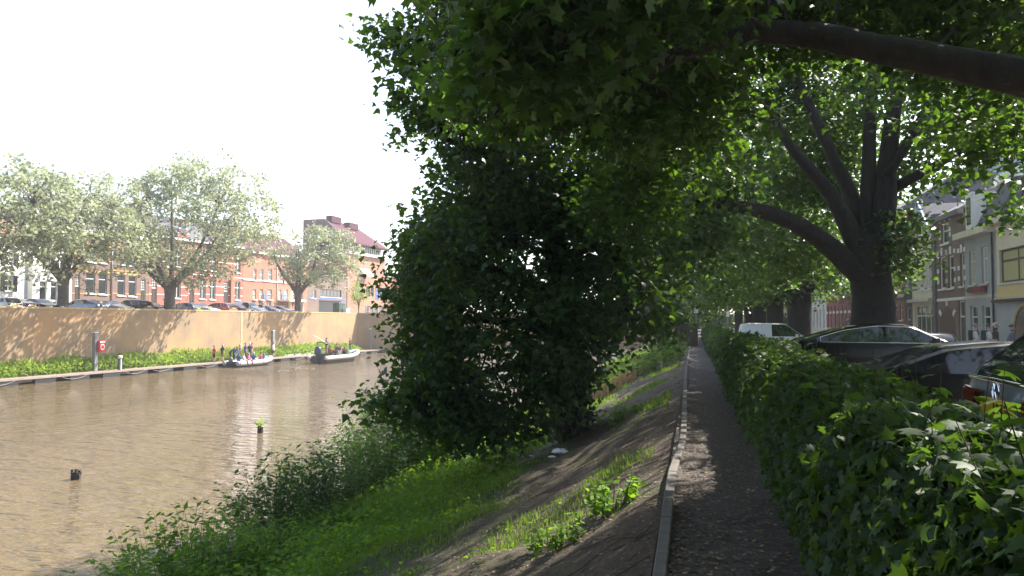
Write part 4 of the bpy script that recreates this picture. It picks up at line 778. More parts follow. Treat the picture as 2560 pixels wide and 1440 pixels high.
# =================================================================== TREES ON THE FAR QUAY
def quay_tree(label, px, b, r, H, R, seed, ncl, fork=2.9, cz=.56, per=44, size=.34, m=None, lean=0.0, Rz=None, off=(0, 0)):
    rng = np.random.default_rng(seed); pr = random.Random(seed); s_ = s_at(px, b); g = far(s_, b, QUAY); t_ = thing('quay_tree', label, 'tree', (0, 0, 0), 0, 'trees along the far quay')
    limb(t_, [g-Vector((0, 0, .3)), g+Vector((0, 0, .3)), g+Vector((0, 0, fork*.6)), g+Vector((lean*.3, 0, fork))], [r*1.25, r, r*.85, r*.95], pr, 'trunk', 12, .04, bark=M_BARKQ); L = []
    n = 7
    for i in range(n):
        a = 2*pi*i/n+pr.uniform(-.3, .3); dx = FU*cos(a)+FN*sin(a); k = pr.uniform(.75, 1.0); top = fork+(H-fork)*pr.uniform(.45, .85)
        L.append(limb(t_, [g+Vector((0, 0, fork-.4)), g+dx*R*.22*k+Vector((0, 0, fork+1.1)), g+dx*R*.5*k+Vector((0, 0, fork+(top-fork)*.5)), g+dx*R*.78*k+Vector((0, 0, top))], [r*.6, r*.46, r*.27, r*.09], pr, 'limb', 8, bark=M_BARKQ))
    L.append(limb(t_, [g+Vector((0, 0, fork-.4)), g+Vector((.2, 0, fork+2)), g+Vector((-.1, .2, H*.8))], [r*.6, r*.4, r*.12], pr, 'limb', 8, bark=M_BARKQ))
    cz_ = fork+(H-fork)*cz; rz = Rz or (H-fork)*.55; c0 = g+Vector((0, 0, cz_))+FU*off[0]+FN*off[1]
    v = rng.normal(size=(ncl, 3)); v /= np.linalg.norm(v, axis=1)[:, None]; v *= ((.25+.75*rng.random(ncl))**.45)[:, None]
    lump = 1+.22*(vnoise(v[:, 0]*2.3+seed, v[:, 1]*2.3+v[:, 2]*2, seed)-.5)*2
    Cn = np.array(c0)+np.outer(v[:, 0]*R*lump, FU)+np.outer(v[:, 1]*R*lump, FN)+np.outer(v[:, 2]*rz*lump, (0, 0, 1))
    # ragged skirt: keep clear of the trunk zone below the fork
    Cn = Cn[Cn[:, 2] > QUAY+fork*.62+.5*rng.random(len(Cn))]
    twigs(t_, L, Cn, rng, r0=.045, every=1, lmax=4.0, bark=M_BARKQ)
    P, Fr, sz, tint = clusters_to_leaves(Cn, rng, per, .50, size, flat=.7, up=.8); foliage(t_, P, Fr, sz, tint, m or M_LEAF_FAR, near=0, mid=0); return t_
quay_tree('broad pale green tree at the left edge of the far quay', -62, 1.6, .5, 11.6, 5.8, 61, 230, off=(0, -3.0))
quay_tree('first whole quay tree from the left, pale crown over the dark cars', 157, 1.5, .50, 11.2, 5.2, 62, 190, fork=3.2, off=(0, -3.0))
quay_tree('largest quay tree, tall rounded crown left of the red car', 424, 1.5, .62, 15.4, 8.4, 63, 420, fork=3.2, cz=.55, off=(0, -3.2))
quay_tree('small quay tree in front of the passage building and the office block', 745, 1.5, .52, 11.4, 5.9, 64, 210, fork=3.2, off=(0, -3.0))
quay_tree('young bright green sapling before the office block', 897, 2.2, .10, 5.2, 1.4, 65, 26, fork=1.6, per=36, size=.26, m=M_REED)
quay_tree('dark green dense tree on the quay at the end wall', 1075, 6.5, .5, 15, 6.5, 66, 260, fork=2.2, m=M_LEAF, size=.34)

# =================================================================== SUMMER HAZE
hm = bpy.data.materials.new('haze'); hm.use_nodes = True; ht = hm.node_tree; ht.nodes.remove(ht.nodes['Principled BSDF']); pv = ht.nodes.new('ShaderNodeVolumePrincipled')
pv.inputs['Color'].default_value = (.90, .94, 1.0, 1); pv.inputs['Density'].default_value = .0006; pv.inputs['Anisotropy'].default_value = .25
ht.links.new(pv.outputs[0], ht.nodes['Material Output'].inputs['Volume'])
mb = MB(); mb.box(-760, 760, -760, 760, -6.3, 42); hz_ = mb.build('haze', hm); hz_['kind'] = 'stuff'; S.cycles.volume_bounces = 0
# =================================================================== HEDGE, GRASS AND WEEDS
rng = np.random.default_rng(21)
hg = thing('hedge', 'long leafy hedge between the path and the parked cars', 'hedge')
def hedge_leaves(y0, y1, per_m, size):
    n = int((y1-y0)*per_m); Y = rng.uniform(y0, y1, n)
    top = 1.02+.10*np.clip((Y-6)/3, 0, 1)*np.clip((26-Y)/6, 0, 1)+.04*np.clip((7.6-Y)/1.5, 0, 1)+.16*vnoise(Y*.9, Y*0, 3)+.05*vnoise(Y*4, Y*0, 4); x0 = .60+.18*vnoise(Y*.8, Y*0+3, 6)+.06*vnoise(Y*3, Y*0+7, 8); x1 = 1.56+.08*vnoise(Y*.7, Y*0+5, 9)
    u = rng.random(n); dep = rng.exponential(.09, n); side = u < .52; X = np.empty(n); Z = np.empty(n)
    zz = rng.random(n)**.8*top; lean = .22*(zz/top)**1.5      # front face, leaning out over the path towards the top? (rounded shoulder)
    X[side] = (x0+.30*np.clip((zz/top-.55)/.45, 0, 1)**2 - .06*np.sin(zz/top*pi)+dep)[side]; Z[side] = zz[side]
    tp = ~side; s_ = rng.random(n); X[tp] = (x0+.18+(x1-x0-.18)*s_)[tp]; Z[tp] = (top-.04*np.abs(s_-.5)*2-dep*.9)[tp]
    Z += rng.normal(0, .025, n); X += rng.normal(0, .03, n); Z = np.maximum(Z, .03)
    P = np.stack([X, Y, Z], 1); out = np.stack([np.where(side, -1, 0)*1., 0*Y, np.where(side, .2, .6)], 1)
    nz = rng.normal(size=(n, 3))*.8+np.stack([np.where(side, -1.0, -.15), 0*Y-.15, np.where(side, .55, 1.1)], 1); nz /= np.linalg.norm(nz, axis=1)[:, None]
    ty = rng.normal(size=(n, 3))*.7+np.stack([np.where(side, -.35, -.1), 0*Y, np.where(side, -.8, -.1)], 1); ty -= nz*(ty*nz).sum(1)[:, None]; ty /= np.linalg.norm(ty, axis=1)[:, None]
    return P, np.stack([np.cross(ty, nz), ty, nz], 2), size*rng.uniform(.55, 1.25, n), np.clip(rng.normal(.42, .22, n), 0, 1)
parts = [hedge_leaves(-6, 1.2, 500, .14), hedge_leaves(1.2, 8, 4000, .072), hedge_leaves(8, 20, 2000, .085), hedge_leaves(20, 66, 520, .14)]
# new shoots above the trimmed top
ns = 150; sy = rng.random(ns)**1.6*26+2.2; sx_ = rng.uniform(.8, 1.6, ns); shoots = MB(); SP = []; ST = []
for x, y in zip(sx_, sy):
    h = rng.uniform(.12, .42)*(1.25 if y < 9 else 1); b0 = np.array([x, y, .95]); tp_ = b0+np.array([rng.normal()*.10, rng.normal()*.10, h]); shoots.tube([b0, (b0+tp_)/2+rng.normal(size=3)*.02, tp_], [.004, .003, .002], 3, False)
    for k in range(rng.integers(5, 9)): SP.append(b0*(1-(k+2)/9)+tp_*((k+2)/9)+rng.normal(size=3)*.035)
SP = np.array(SP); parts.append((SP, frames(len(SP), rng, 1.6, .2), .085*rng.uniform(.7, 1.3, len(SP)), np.clip(rng.normal(.65, .2, len(SP)), 0, 1)))
P, Fr, sz, tint = [np.concatenate([p[i] for p in parts]) for i in range(4)]
k = big_leaves(hg, P, Fr, sz, tint, M_HEDGE, 300); foliage(hg, P[k], Fr[k], sz[k], tint[k], M_HEDGE, 'hedge_foliage', near=7, mid=20)
M_TWIG = mat('twig', (.07, .05, .035), .9)
for _ in range(420):
    y = rng.random()**1.3*40+1.3; x = rng.uniform(1.0, 1.5); p = np.array([x, y, 0.]); q = p+np.array([rng.normal()*.28-.1, rng.normal()*.25, rng.uniform(.4, .82)]); shoots.tube([p, (p+q)/2+rng.normal(size=3)*.05, q], [.012, .009, .004], 4, False)
link('hedge_stems', shoots.mesh('hedge_stems'), M_TWIG, hg)['kind'] = 'stuff'
# --- bank vegetation
def on_bank(X, Y, dz=0): return np.stack([X, Y, bank_z(X, Y)+dz], 1)
def blades(P, h, rng, lean=.35, w=.010):
    n = len(P); a = rng.random(n)*2*pi; d = np.stack([np.cos(a), np.sin(a), 0*a], 1); s = np.stack([-np.sin(a), np.cos(a), 0*a], 1)*(w*rng.uniform(.6, 1.4, n))[:, None]
    l = rng.random(n)*lean; m_ = P+d*(h*l*.35)[:, None]+np.array([0, 0, 1])*(h*.6)[:, None]; tp = P+d*(h*l)[:, None]+np.array([0, 0, 1])*(h*(1-l*.35))[:, None]
    V = np.stack([P-s, P+s, m_+s*.7, tp, m_-s*.7], 1).reshape(-1, 3); b0 = np.arange(n)*5
    F = np.concatenate([np.stack([b0, b0+1, b0+2], 1), np.stack([b0, b0+2, b0+4], 1), np.stack([b0+4, b0+2, b0+3], 1)]); return V, F
def cover(X, Y):
    """how green the bank is at (X,Y): bare trodden soil near the path, lush towards the water"""
    t = np.clip((-X-2.7)/2.6, 0, 1)+(vnoise(X*.55+9, Y*.45, 12)-.5)*1.25+(vnoise(X*1.7, Y*1.5, 13)-.5)*.9
    return np.clip(np.clip(t, 0, 1)+.05, 0, 1)*np.where(X > -.42, 0, 1)
def pick(n, x0, x1, y0, y1, f, pw=1.0):
    X = rng.uniform(x0, x1, n); Y = y0+(y1-y0)*rng.random(n)**pw; k = rng.random(n) < f(X, Y); return X[k], Y[k]
V_, F_, T_, off = [], [], [], 0
for n, y0, y1, hh, ww in ((80000, 3, 16, .11, .0055), (60000, 16, 34, .15, .011), (42000, 34, 110, .24, .026)):
    X, Y = pick(n, -9.2, -.55, y0, y1, cover, 1.15); P = on_bank(X, Y, -.01); c_ = cover(X, Y); h = hh*(.35+1.2*c_)*rng.uniform(.5, 1.5, len(X))
    v, f = blades(P, h, rng, .7, ww); V_.append(v); F_.append(f+off); off += len(v); tt = np.clip(rng.normal(.45, .2, len(X)), 0, 1); T_.append(np.tile(tt, 3))
o = link('grass', fast_mesh('grass', np.concatenate(V_), np.concatenate(F_), False, ('tint', np.concatenate(T_))), M_GRASS); o['kind'] = 'stuff'
X, Y = pick(60000, -9.3, -.6, 3, 28, lambda X, Y: cover(X, Y)**1.5*np.clip((-X-.5)/4, .12, 1), 1.2); n = len(X)
P = on_bank(X, Y, 0); P[:, 2] += rng.random(n)**1.5*(.16+.30*vnoise(X*1.1, Y*1.1, 17))*np.clip((-X-.5)/4.5, .2, 1.5)
lw = foliage(None, P, frames(n, rng, 1.3, .0), .078*rng.uniform(.5, 1.5, n)*np.clip(-X/5, .6, 1.5), np.clip(rng.normal(.5, .2, n), 0, 1), M_WEED, 'leafy_weeds', near=9, mid=14)
# sunlit dry grass further along the slope
X, Y = pick(5000, -5.2, -2.2, 27, 41, lambda X, Y: (np.abs((X+3.9)-(Y-33)*.12) < .8)*.9); v, f = blades(on_bank(X, Y), .38*rng.uniform(.6, 1.3, len(X)), rng, .6, .012)
o = link('dry_grass', fast_mesh('dry_grass', v, f), M_STRAW); o['kind'] = 'stuff'
# fallen leaves and twigs
n = 26000; X = np.concatenate([-.3-rng.random(n//2)**1.3*4.6, rng.uniform(-.2, .85, n-n//2)]); Y = 3+rng.random(n)**1.5*24
Z = np.where(X < -.29, bank_z(X, Y)+.012, .012+(vnoise(X*1.4, Y*1.4, 5)-.5)*.05); P = np.stack([X, Y, Z], 1)
foliage(None, P, frames(n, rng, 3.5, 0), .026*rng.uniform(.35, 1.9, n), rng.random(n)**2.2, M_LITTER, 'fallen_leaves', near=0, mid=0)
# dead twigs on the soil
tw = MB(); rt = random.Random(8)
for _ in range(260):
    x = -.4-rt.random()**1.4*3.6; y = 3.5+rt.random()**1.4*20; a = rt.uniform(0, pi); l = rt.uniform(.05, .26); q = [Vector((x+cos(a)*l*u, y+sin(a)*l*u+rt.uniform(-.01, .01), float(bank_z(x+cos(a)*l*u, y+sin(a)*l*u))+.012)) for u in (-1, -.2, .5, 1)]; tw.tube(q, [.004, .0045, .0035, .002], 4, False)
link('fallen_twigs', tw.mesh('fallen_twigs'), M_TWIG)['kind'] = 'stuff'
# --- leafy shrubs and nettles
def stems_plant(name, label, cat, c, R, H, nst, seed, m, lsize=.10, per=16, group=None, tpl=LANCE, spread=.35, tb=.45, ell=1.0):
    r = np.random.default_rng(seed); t_ = thing(name, label, cat, c, 0, group); mb = MB(); P = []; O = []
    for i in range(nst):
        a = r.random()*2*pi; q = sqrt(r.random())*R; bx, by = q*cos(a)*ell, q*sin(a); zb = float(bank_z(c[0]+bx, c[1]+by))-c[2] if name != 'reed_tuft' else 0
        h = H*(1-.45*(q/R)**2)*r.uniform(.75, 1.15); tx, ty = bx*(1+spread)+r.normal()*.12*h, by*(1+spread)+r.normal()*.12*h
        mb.tube([(bx, by, zb-.03), ((bx+tx)/2, (by+ty)/2, zb+h*.55), (tx, ty, zb+h)], [.007, .005, .002], 3, False)
        for k in range(per):
            u = .12+.88*(k+r.random())/per; p = np.array([bx*(1-u)+tx*u, by*(1-u)+ty*u, zb+h*u]); aa = r.random()*2*pi; o_ = np.array([cos(aa), sin(aa), .15]); P.append(p+o_*lsize*.25); O.append(o_)
    link('stem', mb.mesh('stem'), M_WEEDSTEM, t_)['kind'] = 'stuff'; P = np.array(P); O = np.array(O); n = len(P)
    nz = r.normal(size=(n, 3))*.35+np.array([0, 0, 1.]); nz /= np.linalg.norm(nz, axis=1)[:, None]; ty = O+r.normal(size=(n, 3))*.25; ty[:, 2] -= .35; ty -= nz*(ty*nz).sum(1)[:, None]; ty /= np.linalg.norm(ty, axis=1)[:, None]
    Fr = np.stack([np.cross(ty, nz), ty, nz], 2); v, f = tpl; sz = lsize*r.uniform(.6, 1.3, n); V = (np.einsum('nij,kj->nki', Fr, v)*sz[:, None, None]+P[:, None, :]).reshape(-1, 3); F = (f[None]+(np.arange(n)*len(v))[:, None, None]).reshape(-1, 3)
    l_ = link('foliage', fast_mesh('foliage', V, F, False, ('tint', np.repeat(np.clip(r.normal(tb, .18, n), 0, 1), len(f)))), m, t_); l_['kind'] = 'stuff'; return t_
M_WEEDSTEM = mat('weed_stem', (.09, .13, .04), .8)
def bk(px, py, X):
    """bank point seen near that pixel column, X metres from the path"""
    y = y_at(px, X); return (X, y, float(bank_z(X, y)))
SHR = [('shrub', 'rounded dense dark green shrub under the drooping bank tree', (1020, 0, -8.6), 1.7, 3.0, 420, .17), ('shrub', 'loose twiggy shrub on the waterline, second from the drooping tree', (885, 0, -8.9), 1.2, 2.2, 150, .15),
       ('shrub', 'leafy shrub on the waterline above the bright near plants', (745, 0, -8.9), 1.2, 2.0, 240, .15), ('nettle', 'tall clump of nettles at the lower edge of the view, over the water', (470, 0, -9.0), 1.1, 1.5, 150, .15),
       ('nettle', 'pale green nettles in the bottom left corner', (265, 0, -9.2), .5, 1.15, 26, .16), ('nettle', 'thin tall stems between the nettles and the leafy shrub', (590, 0, -9.0), .8, 1.25, 46, .10),
       ('weed_clump', 'bright sunlit weeds below the leafy waterline shrub', (760, 0, -8.0), 1.0, .75, 120, .11), ('weed_clump', 'bright weeds at the foot of the picture left of the grass', (640, 0, -8.1), 1.1, .7, 120, .11),
       ('weed_clump', 'brownish tangled weeds right of the rounded shrub', (1130, 0, -7.6), 1.3, .8, 90, .10), ('shrub', 'dark shrub beside the path beyond the bare soil', (1650, 0, -1.5), .9, 1.5, 90, .15), ('shrub', 'green bush at the path edge farther along', (1690, 0, -1.3), .8, 1.4, 70, .18),
       ('weed_clump', 'low broad leaved weeds growing near the kerb at the bottom', (1510, 0, -.95), .34, .34, 34, .075), ('weed_clump', 'small yellowish weed by the bottom edge of the slope', (1390, 0, -1.35), .24, .22, 20, .07), ('weed_clump', 'weed tuft on the soil in the sun below the ivy tree', (1550, 0, -1.7), .4, .35, 34, .09),
       ('weed_clump', 'young upright weed amid the grass of the slope', (1235, 0, -4.3), .35, .75, 16, .16), ('weed_clump', 'sunlit green undergrowth behind the ivy trunk', (1290, 0, -6.5), 1.2, .9, 110, .14)]
for i, (nm, lab, (px, _, X), R, H, n, ls) in enumerate(SHR):
    c_ = bk(px, 0, X); broad = nm == 'weed_clump' and ls < .1
    stems_plant(nm, lab, {'shrub': 'shrub', 'nettle': 'nettles', 'weed_clump': 'weeds'}[nm], c_, R, H, n, 50+i, M_WEED if nm != 'shrub' else M_SHRUB, ls, 20 if nm != 'weed_clump' else 10, None, DIAM if broad else LANCE, tb=.35 if nm == 'shrub' else .6)
# --- weeds along the foot of the quay wall
n = 30000; s_ = rng.uniform(-12, CORNER-1.5, n); hmax = (1.05+.5*vnoise(s_*.35, s_*0, 31)+.35*vnoise(s_*1.3, s_*0, 32))*np.clip((CORNER+1-s_)/6, .35, 1); b_ = -rng.random(n)*1.9-.05
hz = hmax*(1-.45*np.clip((-b_-1.0)/.9, 0, 1)); u = rng.random(n)**.75
P = np.array(W0)[None]+np.outer(s_, FU)+np.outer(b_, FN); P[:, 2] = WATER+.2+hz*u
tt = np.clip(.5+.5*(vnoise(s_*.5, s_*0, 33)-.5)+rng.normal(0, .18, n), 0, 1)
tall = rng.random(n) < .35
Fr = frames(n, rng, .7, -1.2); o = foliage(None, P, Fr, np.where(tall, .42, .26)*rng.uniform(.6, 1.2, n), tt, M_REED, 'quayside_weeds', near=0, mid=0, small=LANCE)
# =================================================================== CARS
KINDS = dict(
 sedan=(4.7, 1.83, 1.42, .96, [(0, .55), (.02, .92), (.10, 1.00), (.72, 1.04), (1.55, 1.35), (2.25, 1.42), (2.85, 1.40), (3.6, 1.0), (4.3, .86), (4.62, .70), (4.7, .45)], (.72, 1.50), (2.85, 3.55)),
 fastback=(4.9, 1.92, 1.53, 1.02, [(0, .6), (.02, 1.0), (.10, 1.10), (.35, 1.13), (1.3, 1.42), (2.1, 1.53), (2.9, 1.50), (3.75, 1.08), (4.5, .93), (4.85, .74), (4.9, .45)], (.4, 1.3), (2.95, 3.7)),
 hatch=(4.1, 1.78, 1.47, .98, [(0, .55), (.02, .92), (.08, 1.02), (.50, 1.40), (1.2, 1.47), (2.1, 1.44), (2.95, 1.02), (3.7, .88), (4.05, .70), (4.1, .45)], (.10, .50), (2.1, 2.9)),
 estate=(4.7, 1.82, 1.48, .99, [(0, .55), (.02, .95), (.08, 1.03), (.55, 1.43), (1.4, 1.48), (2.75, 1.44), (3.55, 1.02), (4.3, .88), (4.63, .70), (4.7, .45)], (.10, .52), (2.75, 3.5)),
 suv=(4.5, 1.85, 1.60, 1.08, [(0, .55), (.02, .98), (.09, 1.10), (.62, 1.53), (1.35, 1.60), (2.5, 1.56), (3.3, 1.13), (4.1, .98), (4.42, .78), (4.5, .5)], (.11, .58), (2.5, 3.25)),
 van=(4.5, 1.80, 1.84, 1.12, [(0, .55), (.02, 1.0), (.05, 1.1), (.16, 1.76), (.7, 1.84), (2.5, 1.81), (3.35, 1.18), (4.1, 1.02), (4.42, .76), (4.5, .5)], (.05, .14), (2.55, 3.3)))
M_TYRE = mat('tyre', (.018, .018, .018), .8); M_CGLASS = mat('car_glass', (.012, .015, .018), .04, spec=1.0); M_TAIL = mat('tail_light', (.13, .003, .006), .12, spec=.8); M_HEAD = mat('headlight', (.72, .74, .78), .08, spec=.9); M_PLATE = mat('yellow_plate', (.66, .43, .02), .4); M_TRIM = mat('bumper_plastic', (.02, .02, .021), .55)
PAINTS = {}
def paint(name, c, metal=.0): 
    if name not in PAINTS: PAINTS[name] = mat(name+'_car_paint', c, .28, metal, coat=1.0)
    return PAINTS[name]
def car(label, kind, pm, loc, rz, group, name='parked_car', trim=False, nst=56, panel_van=False, rack=False):
    L, Wd, H, belt, prof, rw, ws = KINDS[kind]; t_ = thing(name, label, 'van' if kind == 'van' else 'car', loc, rz, group)
    xs = np.linspace(0, L, nst); zt = np.interp(xs, [p[0] for p in prof], [p[1] for p in prof]); ker = np.array([1, 3, 4, 3, 1.]); ker /= ker.sum()
    zs = np.convolve(np.pad(zt, 2, 'edge'), ker, 'valid'); zs[0] = zt[0]; zs[-1] = zt[-1]
    body, glL, glR, gw, gr = MB(), MB(), MB(), MB(), MB(); rings = []
    for x, z in zip(xs, zs):
        u = abs(x/L*2-1); w = Wd/2*(1-.05*u**3-.13*u**10); zb = min(z-.02, belt+.03*(1-x/L)); green = max(0, z-zb-.03); wr = w*.95-green*.36
        zlow = .24+.10*u**6
        half = [(w*.86, zlow), (w*.985, zlow+.07), (w, .60), (w*.985, zb-.10), (w*.95, zb), (wr, z-.05 if green > .06 else z-.012), (wr-.07, z-.012), (wr*.55, z+.006), (0, z+.010)]
        ring = [(x, -a, b_) for a, b_ in half]+[(x, a, b_) for a, b_ in half[-2::-1]]; rings.append(ring)
    n = 17
    def quad(mb, i, j): mb.add([rings[i][j], rings[i+1][j], rings[i+1][j+1], rings[i][j+1]], [(0, 1, 2, 3)])
    for i in range(nst-1):
        x = (xs[i]+xs[i+1])/2; z = (zs[i]+zs[i+1])/2; g = z-belt
        for j in range(n-1):
            side = j in (4, 11); top = 6 <= j <= 9
            bpil = abs(x-(rw[1]+ws[0])/2-.15) < .05 or (kind in ('estate', 'suv', 'hatch') and abs(x-rw[1]-.35) < .05)
            vanside = panel_van and x < ws[0]-.75
            if side and g > .16 and rw[0]+.25 < x < ws[1]-.10 and not bpil and not vanside: quad(glL if j == 4 else glR, i, j)
            elif top and rw[0] < x < rw[1]: quad(gr, i, j)
            elif top and ws[0] < x < ws[1]: quad(gw, i, j)
            else: quad(body, i, j)
    for i in (0, nst-1): body.add(rings[i], [tuple(range(n)) if i else tuple(range(n-1, -1, -1))])
    def weld(mb, name_, m, par):
        me = bpy.data.meshes.new(name_); me.from_pydata(mb.v, [], mb.f); bm = bmesh.new(); bm.from_mesh(me); bmesh.ops.remove_doubles(bm, verts=bm.verts, dist=.0005); bmesh.ops.recalc_face_normals(bm, faces=bm.faces); bm.to_mesh(me); bm.free()
        me.polygons.foreach_set('use_smooth', [True]*len(me.polygons)); return link(name_, me, m, par)
    weld(body, 'body', pm, t_); weld(glL, 'side_window', M_CGLASS, t_); weld(glR, 'side_window', M_CGLASS, t_); weld(gw, 'windscreen', M_CGLASS, t_)
    if gr.v: weld(gr, 'rear_window', M_CGLASS, t_)
    hw = Wd/2
    for fx in (.80, L-.88):
        for sd_ in (-1, 1):
            mb = MB(); ang = 14; yo = sd_*(hw-.20); yi = sd_*(hw+.006)
            for y0, y1, r in ((yo, yi, .32),):
                v = [(fx+r*cos(2*pi*k/ang), y, .32+r*sin(2*pi*k/ang)) for y in (y0, y1) for k in range(ang)]; mb.add(v, [tuple(range(ang)), tuple(range(ang, 2*ang))]+[(k, (k+1) % ang, ang+(k+1) % ang, ang+k) for k in range(ang)])
            wh = mb.build('wheel', M_TYRE, t_); rm = MB(); y = sd_*(hw+.012); v = [(fx+.21*cos(2*pi*k/ang), y, .32+.21*sin(2*pi*k/ang)) for k in range(ang)]+[(fx+.21*cos(2*pi*k/ang), y-sd_*.02, .32+.21*sin(2*pi*k/ang)) for k in range(ang)]; rm.add(v, [tuple(range(ang))]+[(k, (k+1) % ang, ang+(k+1) % ang, ang+k) for k in range(ang)]); rm.build('rim', MT['galv'], wh)
    zl = belt-.14
    for sd_ in (-1, 1):
        ya, yb2 = sorted((sd_*hw*.44, sd_*(hw*.72))); mb = MB(); v = [(.008, ya, zl-.04), (.008, yb2, zl-.065), (.008, yb2, zl+.075), (.008, ya, zl+.06)] if sd_ > 0 else [(.008, ya, zl-.065), (.008, yb2, zl-.04), (.008, yb2, zl+.06), (.008, ya, zl+.075)]; mb.prism(v, (.05, 0, 0)); me = mb.mesh('tail_light'); bm = bmesh.new(); bm.from_mesh(me); bmesh.ops.bevel(bm, geom=bm.edges[:], offset=.012, segments=2, affect='EDGES'); bm.to_mesh(me); bm.free(); link('tail_light', me, M_TAIL, t_)
        mb = MB(); mb.obox((L-.17, sd_*(hw*.72), .70), (.17, sd_*-.05, 0), (0, .17, 0), (0, 0, .07)); mb.build('headlight', M_HEAD, t_)
        mb = MB(); mb.obox((ws[1]-.28, sd_*(hw+.10), belt+.07), (.06, 0, 0), (0, .10, 0), (0, 0, .07)); mb.build('mirror', pm, t_)
    mb = MB(); mb.box(-.006, .03, -.26, .26, .74 if kind != 'suv' else .86, .85 if kind != 'suv' else .97); mb.build('number_plate', M_PLATE, t_)
    mb = MB(); mb.box(L-.02, L+.02, -.26, .26, .42, .53); mb.build('number_plate', M_PLATE, t_)
    mb = MB(); mb.box(-.05, .15, -hw*.86, hw*.86, .30, .58); mb.build('bumper', M_TRIM if kind in ('suv', 'van') else pm, t_); mb = MB(); mb.box(L-.16, L+.012, -hw*.55, hw*.55, .30, .60); mb.build('grille', M_TRIM, t_)
    if trim:
        for sd_ in (0, 1):
            idx = [i for i in range(nst) if rw[0]+.28 < xs[i] < ws[1]-.10 and zs[i]-belt > .14]; j0, j1 = (4, 5) if sd_ == 0 else (12, 11); sy = -1 if sd_ == 0 else 1
            loop = [Vector(rings[i][j0])+Vector((0, sy*.008, 0)) for i in idx]+[Vector(rings[i][j1])+Vector((0, sy*.008, -.012)) for i in idx[::-1]]; mb = MB(); mb.tube(loop+[loop[0]], .009, 6); mb.build('window_trim', MT['chrome'], t_, True)
    if rack:
        for sd_ in (-1, 1): mb = MB(); mb.tube([(rw[1]+.1, sd_*hw*.66, H+.0), (rw[1]+.25, sd_*hw*.66, H+.06), (ws[0]-.2, sd_*hw*.66, H+.05), (ws[0]-.05, sd_*hw*.66, H)], .018, 6); mb.build('roof_rail', MT['chrome'], t_, True)
    return t_
BLK = mat('black_car_paint', (.005, .005, .006), .16, spec=.35); NAVY = paint('navy', (.018, .028, .075)); GBL = paint('grey_blue', (.10, .14, .21), .4); SLV = paint('silver', (.42, .45, .50), .6); RED = paint('red', (.42, .012, .03)); WHT = paint('white', (.72, .73, .74)); GRY = paint('grey', (.20, .235, .29), .6); DKB = paint('dark_blue', (.02, .035, .09))
# --- beyond the hedge, tails to the path
GR = 'cars parked behind the hedge'
car('black fastback car with chrome window trim, in front of the big trunk', 'fastback', BLK, (2.5, 22.6, PARK), 0, GR, trim=True)
car('black saloon with its tail in the hedge, between the fastback and the grey car', 'sedan', BLK, (1.95, 12.9, PARK-.11), 0, GR)
G3Y = y_at(2466, 1.95)-.10
g3 = car('dark grey car at the right edge with red tail light and yellow plate', 'suv', GRY, (1.95, G3Y, PARK), 0, GR, nst=90, rack=True); g3.scale = (1, 1, 1.06); g3.location.z += .06
car('white van half hidden by the hedge in front of the plane trunks', 'van', WHT, (2.2, y_at(1935, 4.2), PARK-.38), 0, GR, name='parked_van', panel_van=True)
car('light blue grey car parked across the street', 'estate', SLV, (10.9, y_at(2325, 10.2)+1.0, STREET-.12), pi/2, 'cars parked across the street')
car('small white car far down the street', 'hatch', WHT, (8.3, y_at(2035, 9.2), STREET-.12), pi/2, 'cars parked across the street')
# tail details of the near grey car: chrome lip, badge, plate lettering, lamp glass
mb = MB(); mb.tube([(.035, -.62, 1.085), (-.0, -.45, 1.09), (-.008, 0, 1.095), (-.0, .45, 1.09), (.035, .62, 1.085)], .014, 8); mb.build('tailgate_lip', MT['chrome'], g3, True)
mb = MB(); R_ = .062; mb.tube([(.012, R_*cos(2*pi*k/24), 1.02+R_*sin(2*pi*k/24)) for k in range(25)], .008, 6, False); badge = mb.build('badge', MT['chrome'], g3, True)
mb = MB()
for a, b_ in (((-.026, .050), (0, .008)), ((0, .008), (.026, .050)), ((-.048, .026), (-.024, -.046)), ((-.024, -.046), (0, -.004)), ((0, -.004), (.024, -.046)), ((.024, -.046), (.048, .026))): mb.tube([(.008, -a[0], 1.02+a[1]), (.008, -b_[0], 1.02+b_[1])], .006, 5)
mb.build('badge_letters', MT['chrome'], badge)
fc = bpy.data.curves.new('plate_letters', 'FONT'); fc.body = 'HH-S'; fc.size = .105; fc.extrude = .002; fc.align_x = 'RIGHT'; to = bpy.data.objects.new('plate_letters', fc)
C.objects.link(to); dg = bpy.context.evaluated_depsgraph_get(); me = bpy.data.meshes.new_from_object(to.evaluated_get(dg)); bpy.data.objects.remove(to); me.materials.append(MT['black'])
to = link('plate_letters', me, None, g3); to.rotation_euler = (pi/2, 0, -pi/2); to.location = (-.010, -.235, .880)
mb = MB(); mb.box(.004, .03, -.70, -.56, .80, .858); mb.build('tail_light_glass', mat('pale_lamp', (.4, .4, .42), .15), g3)
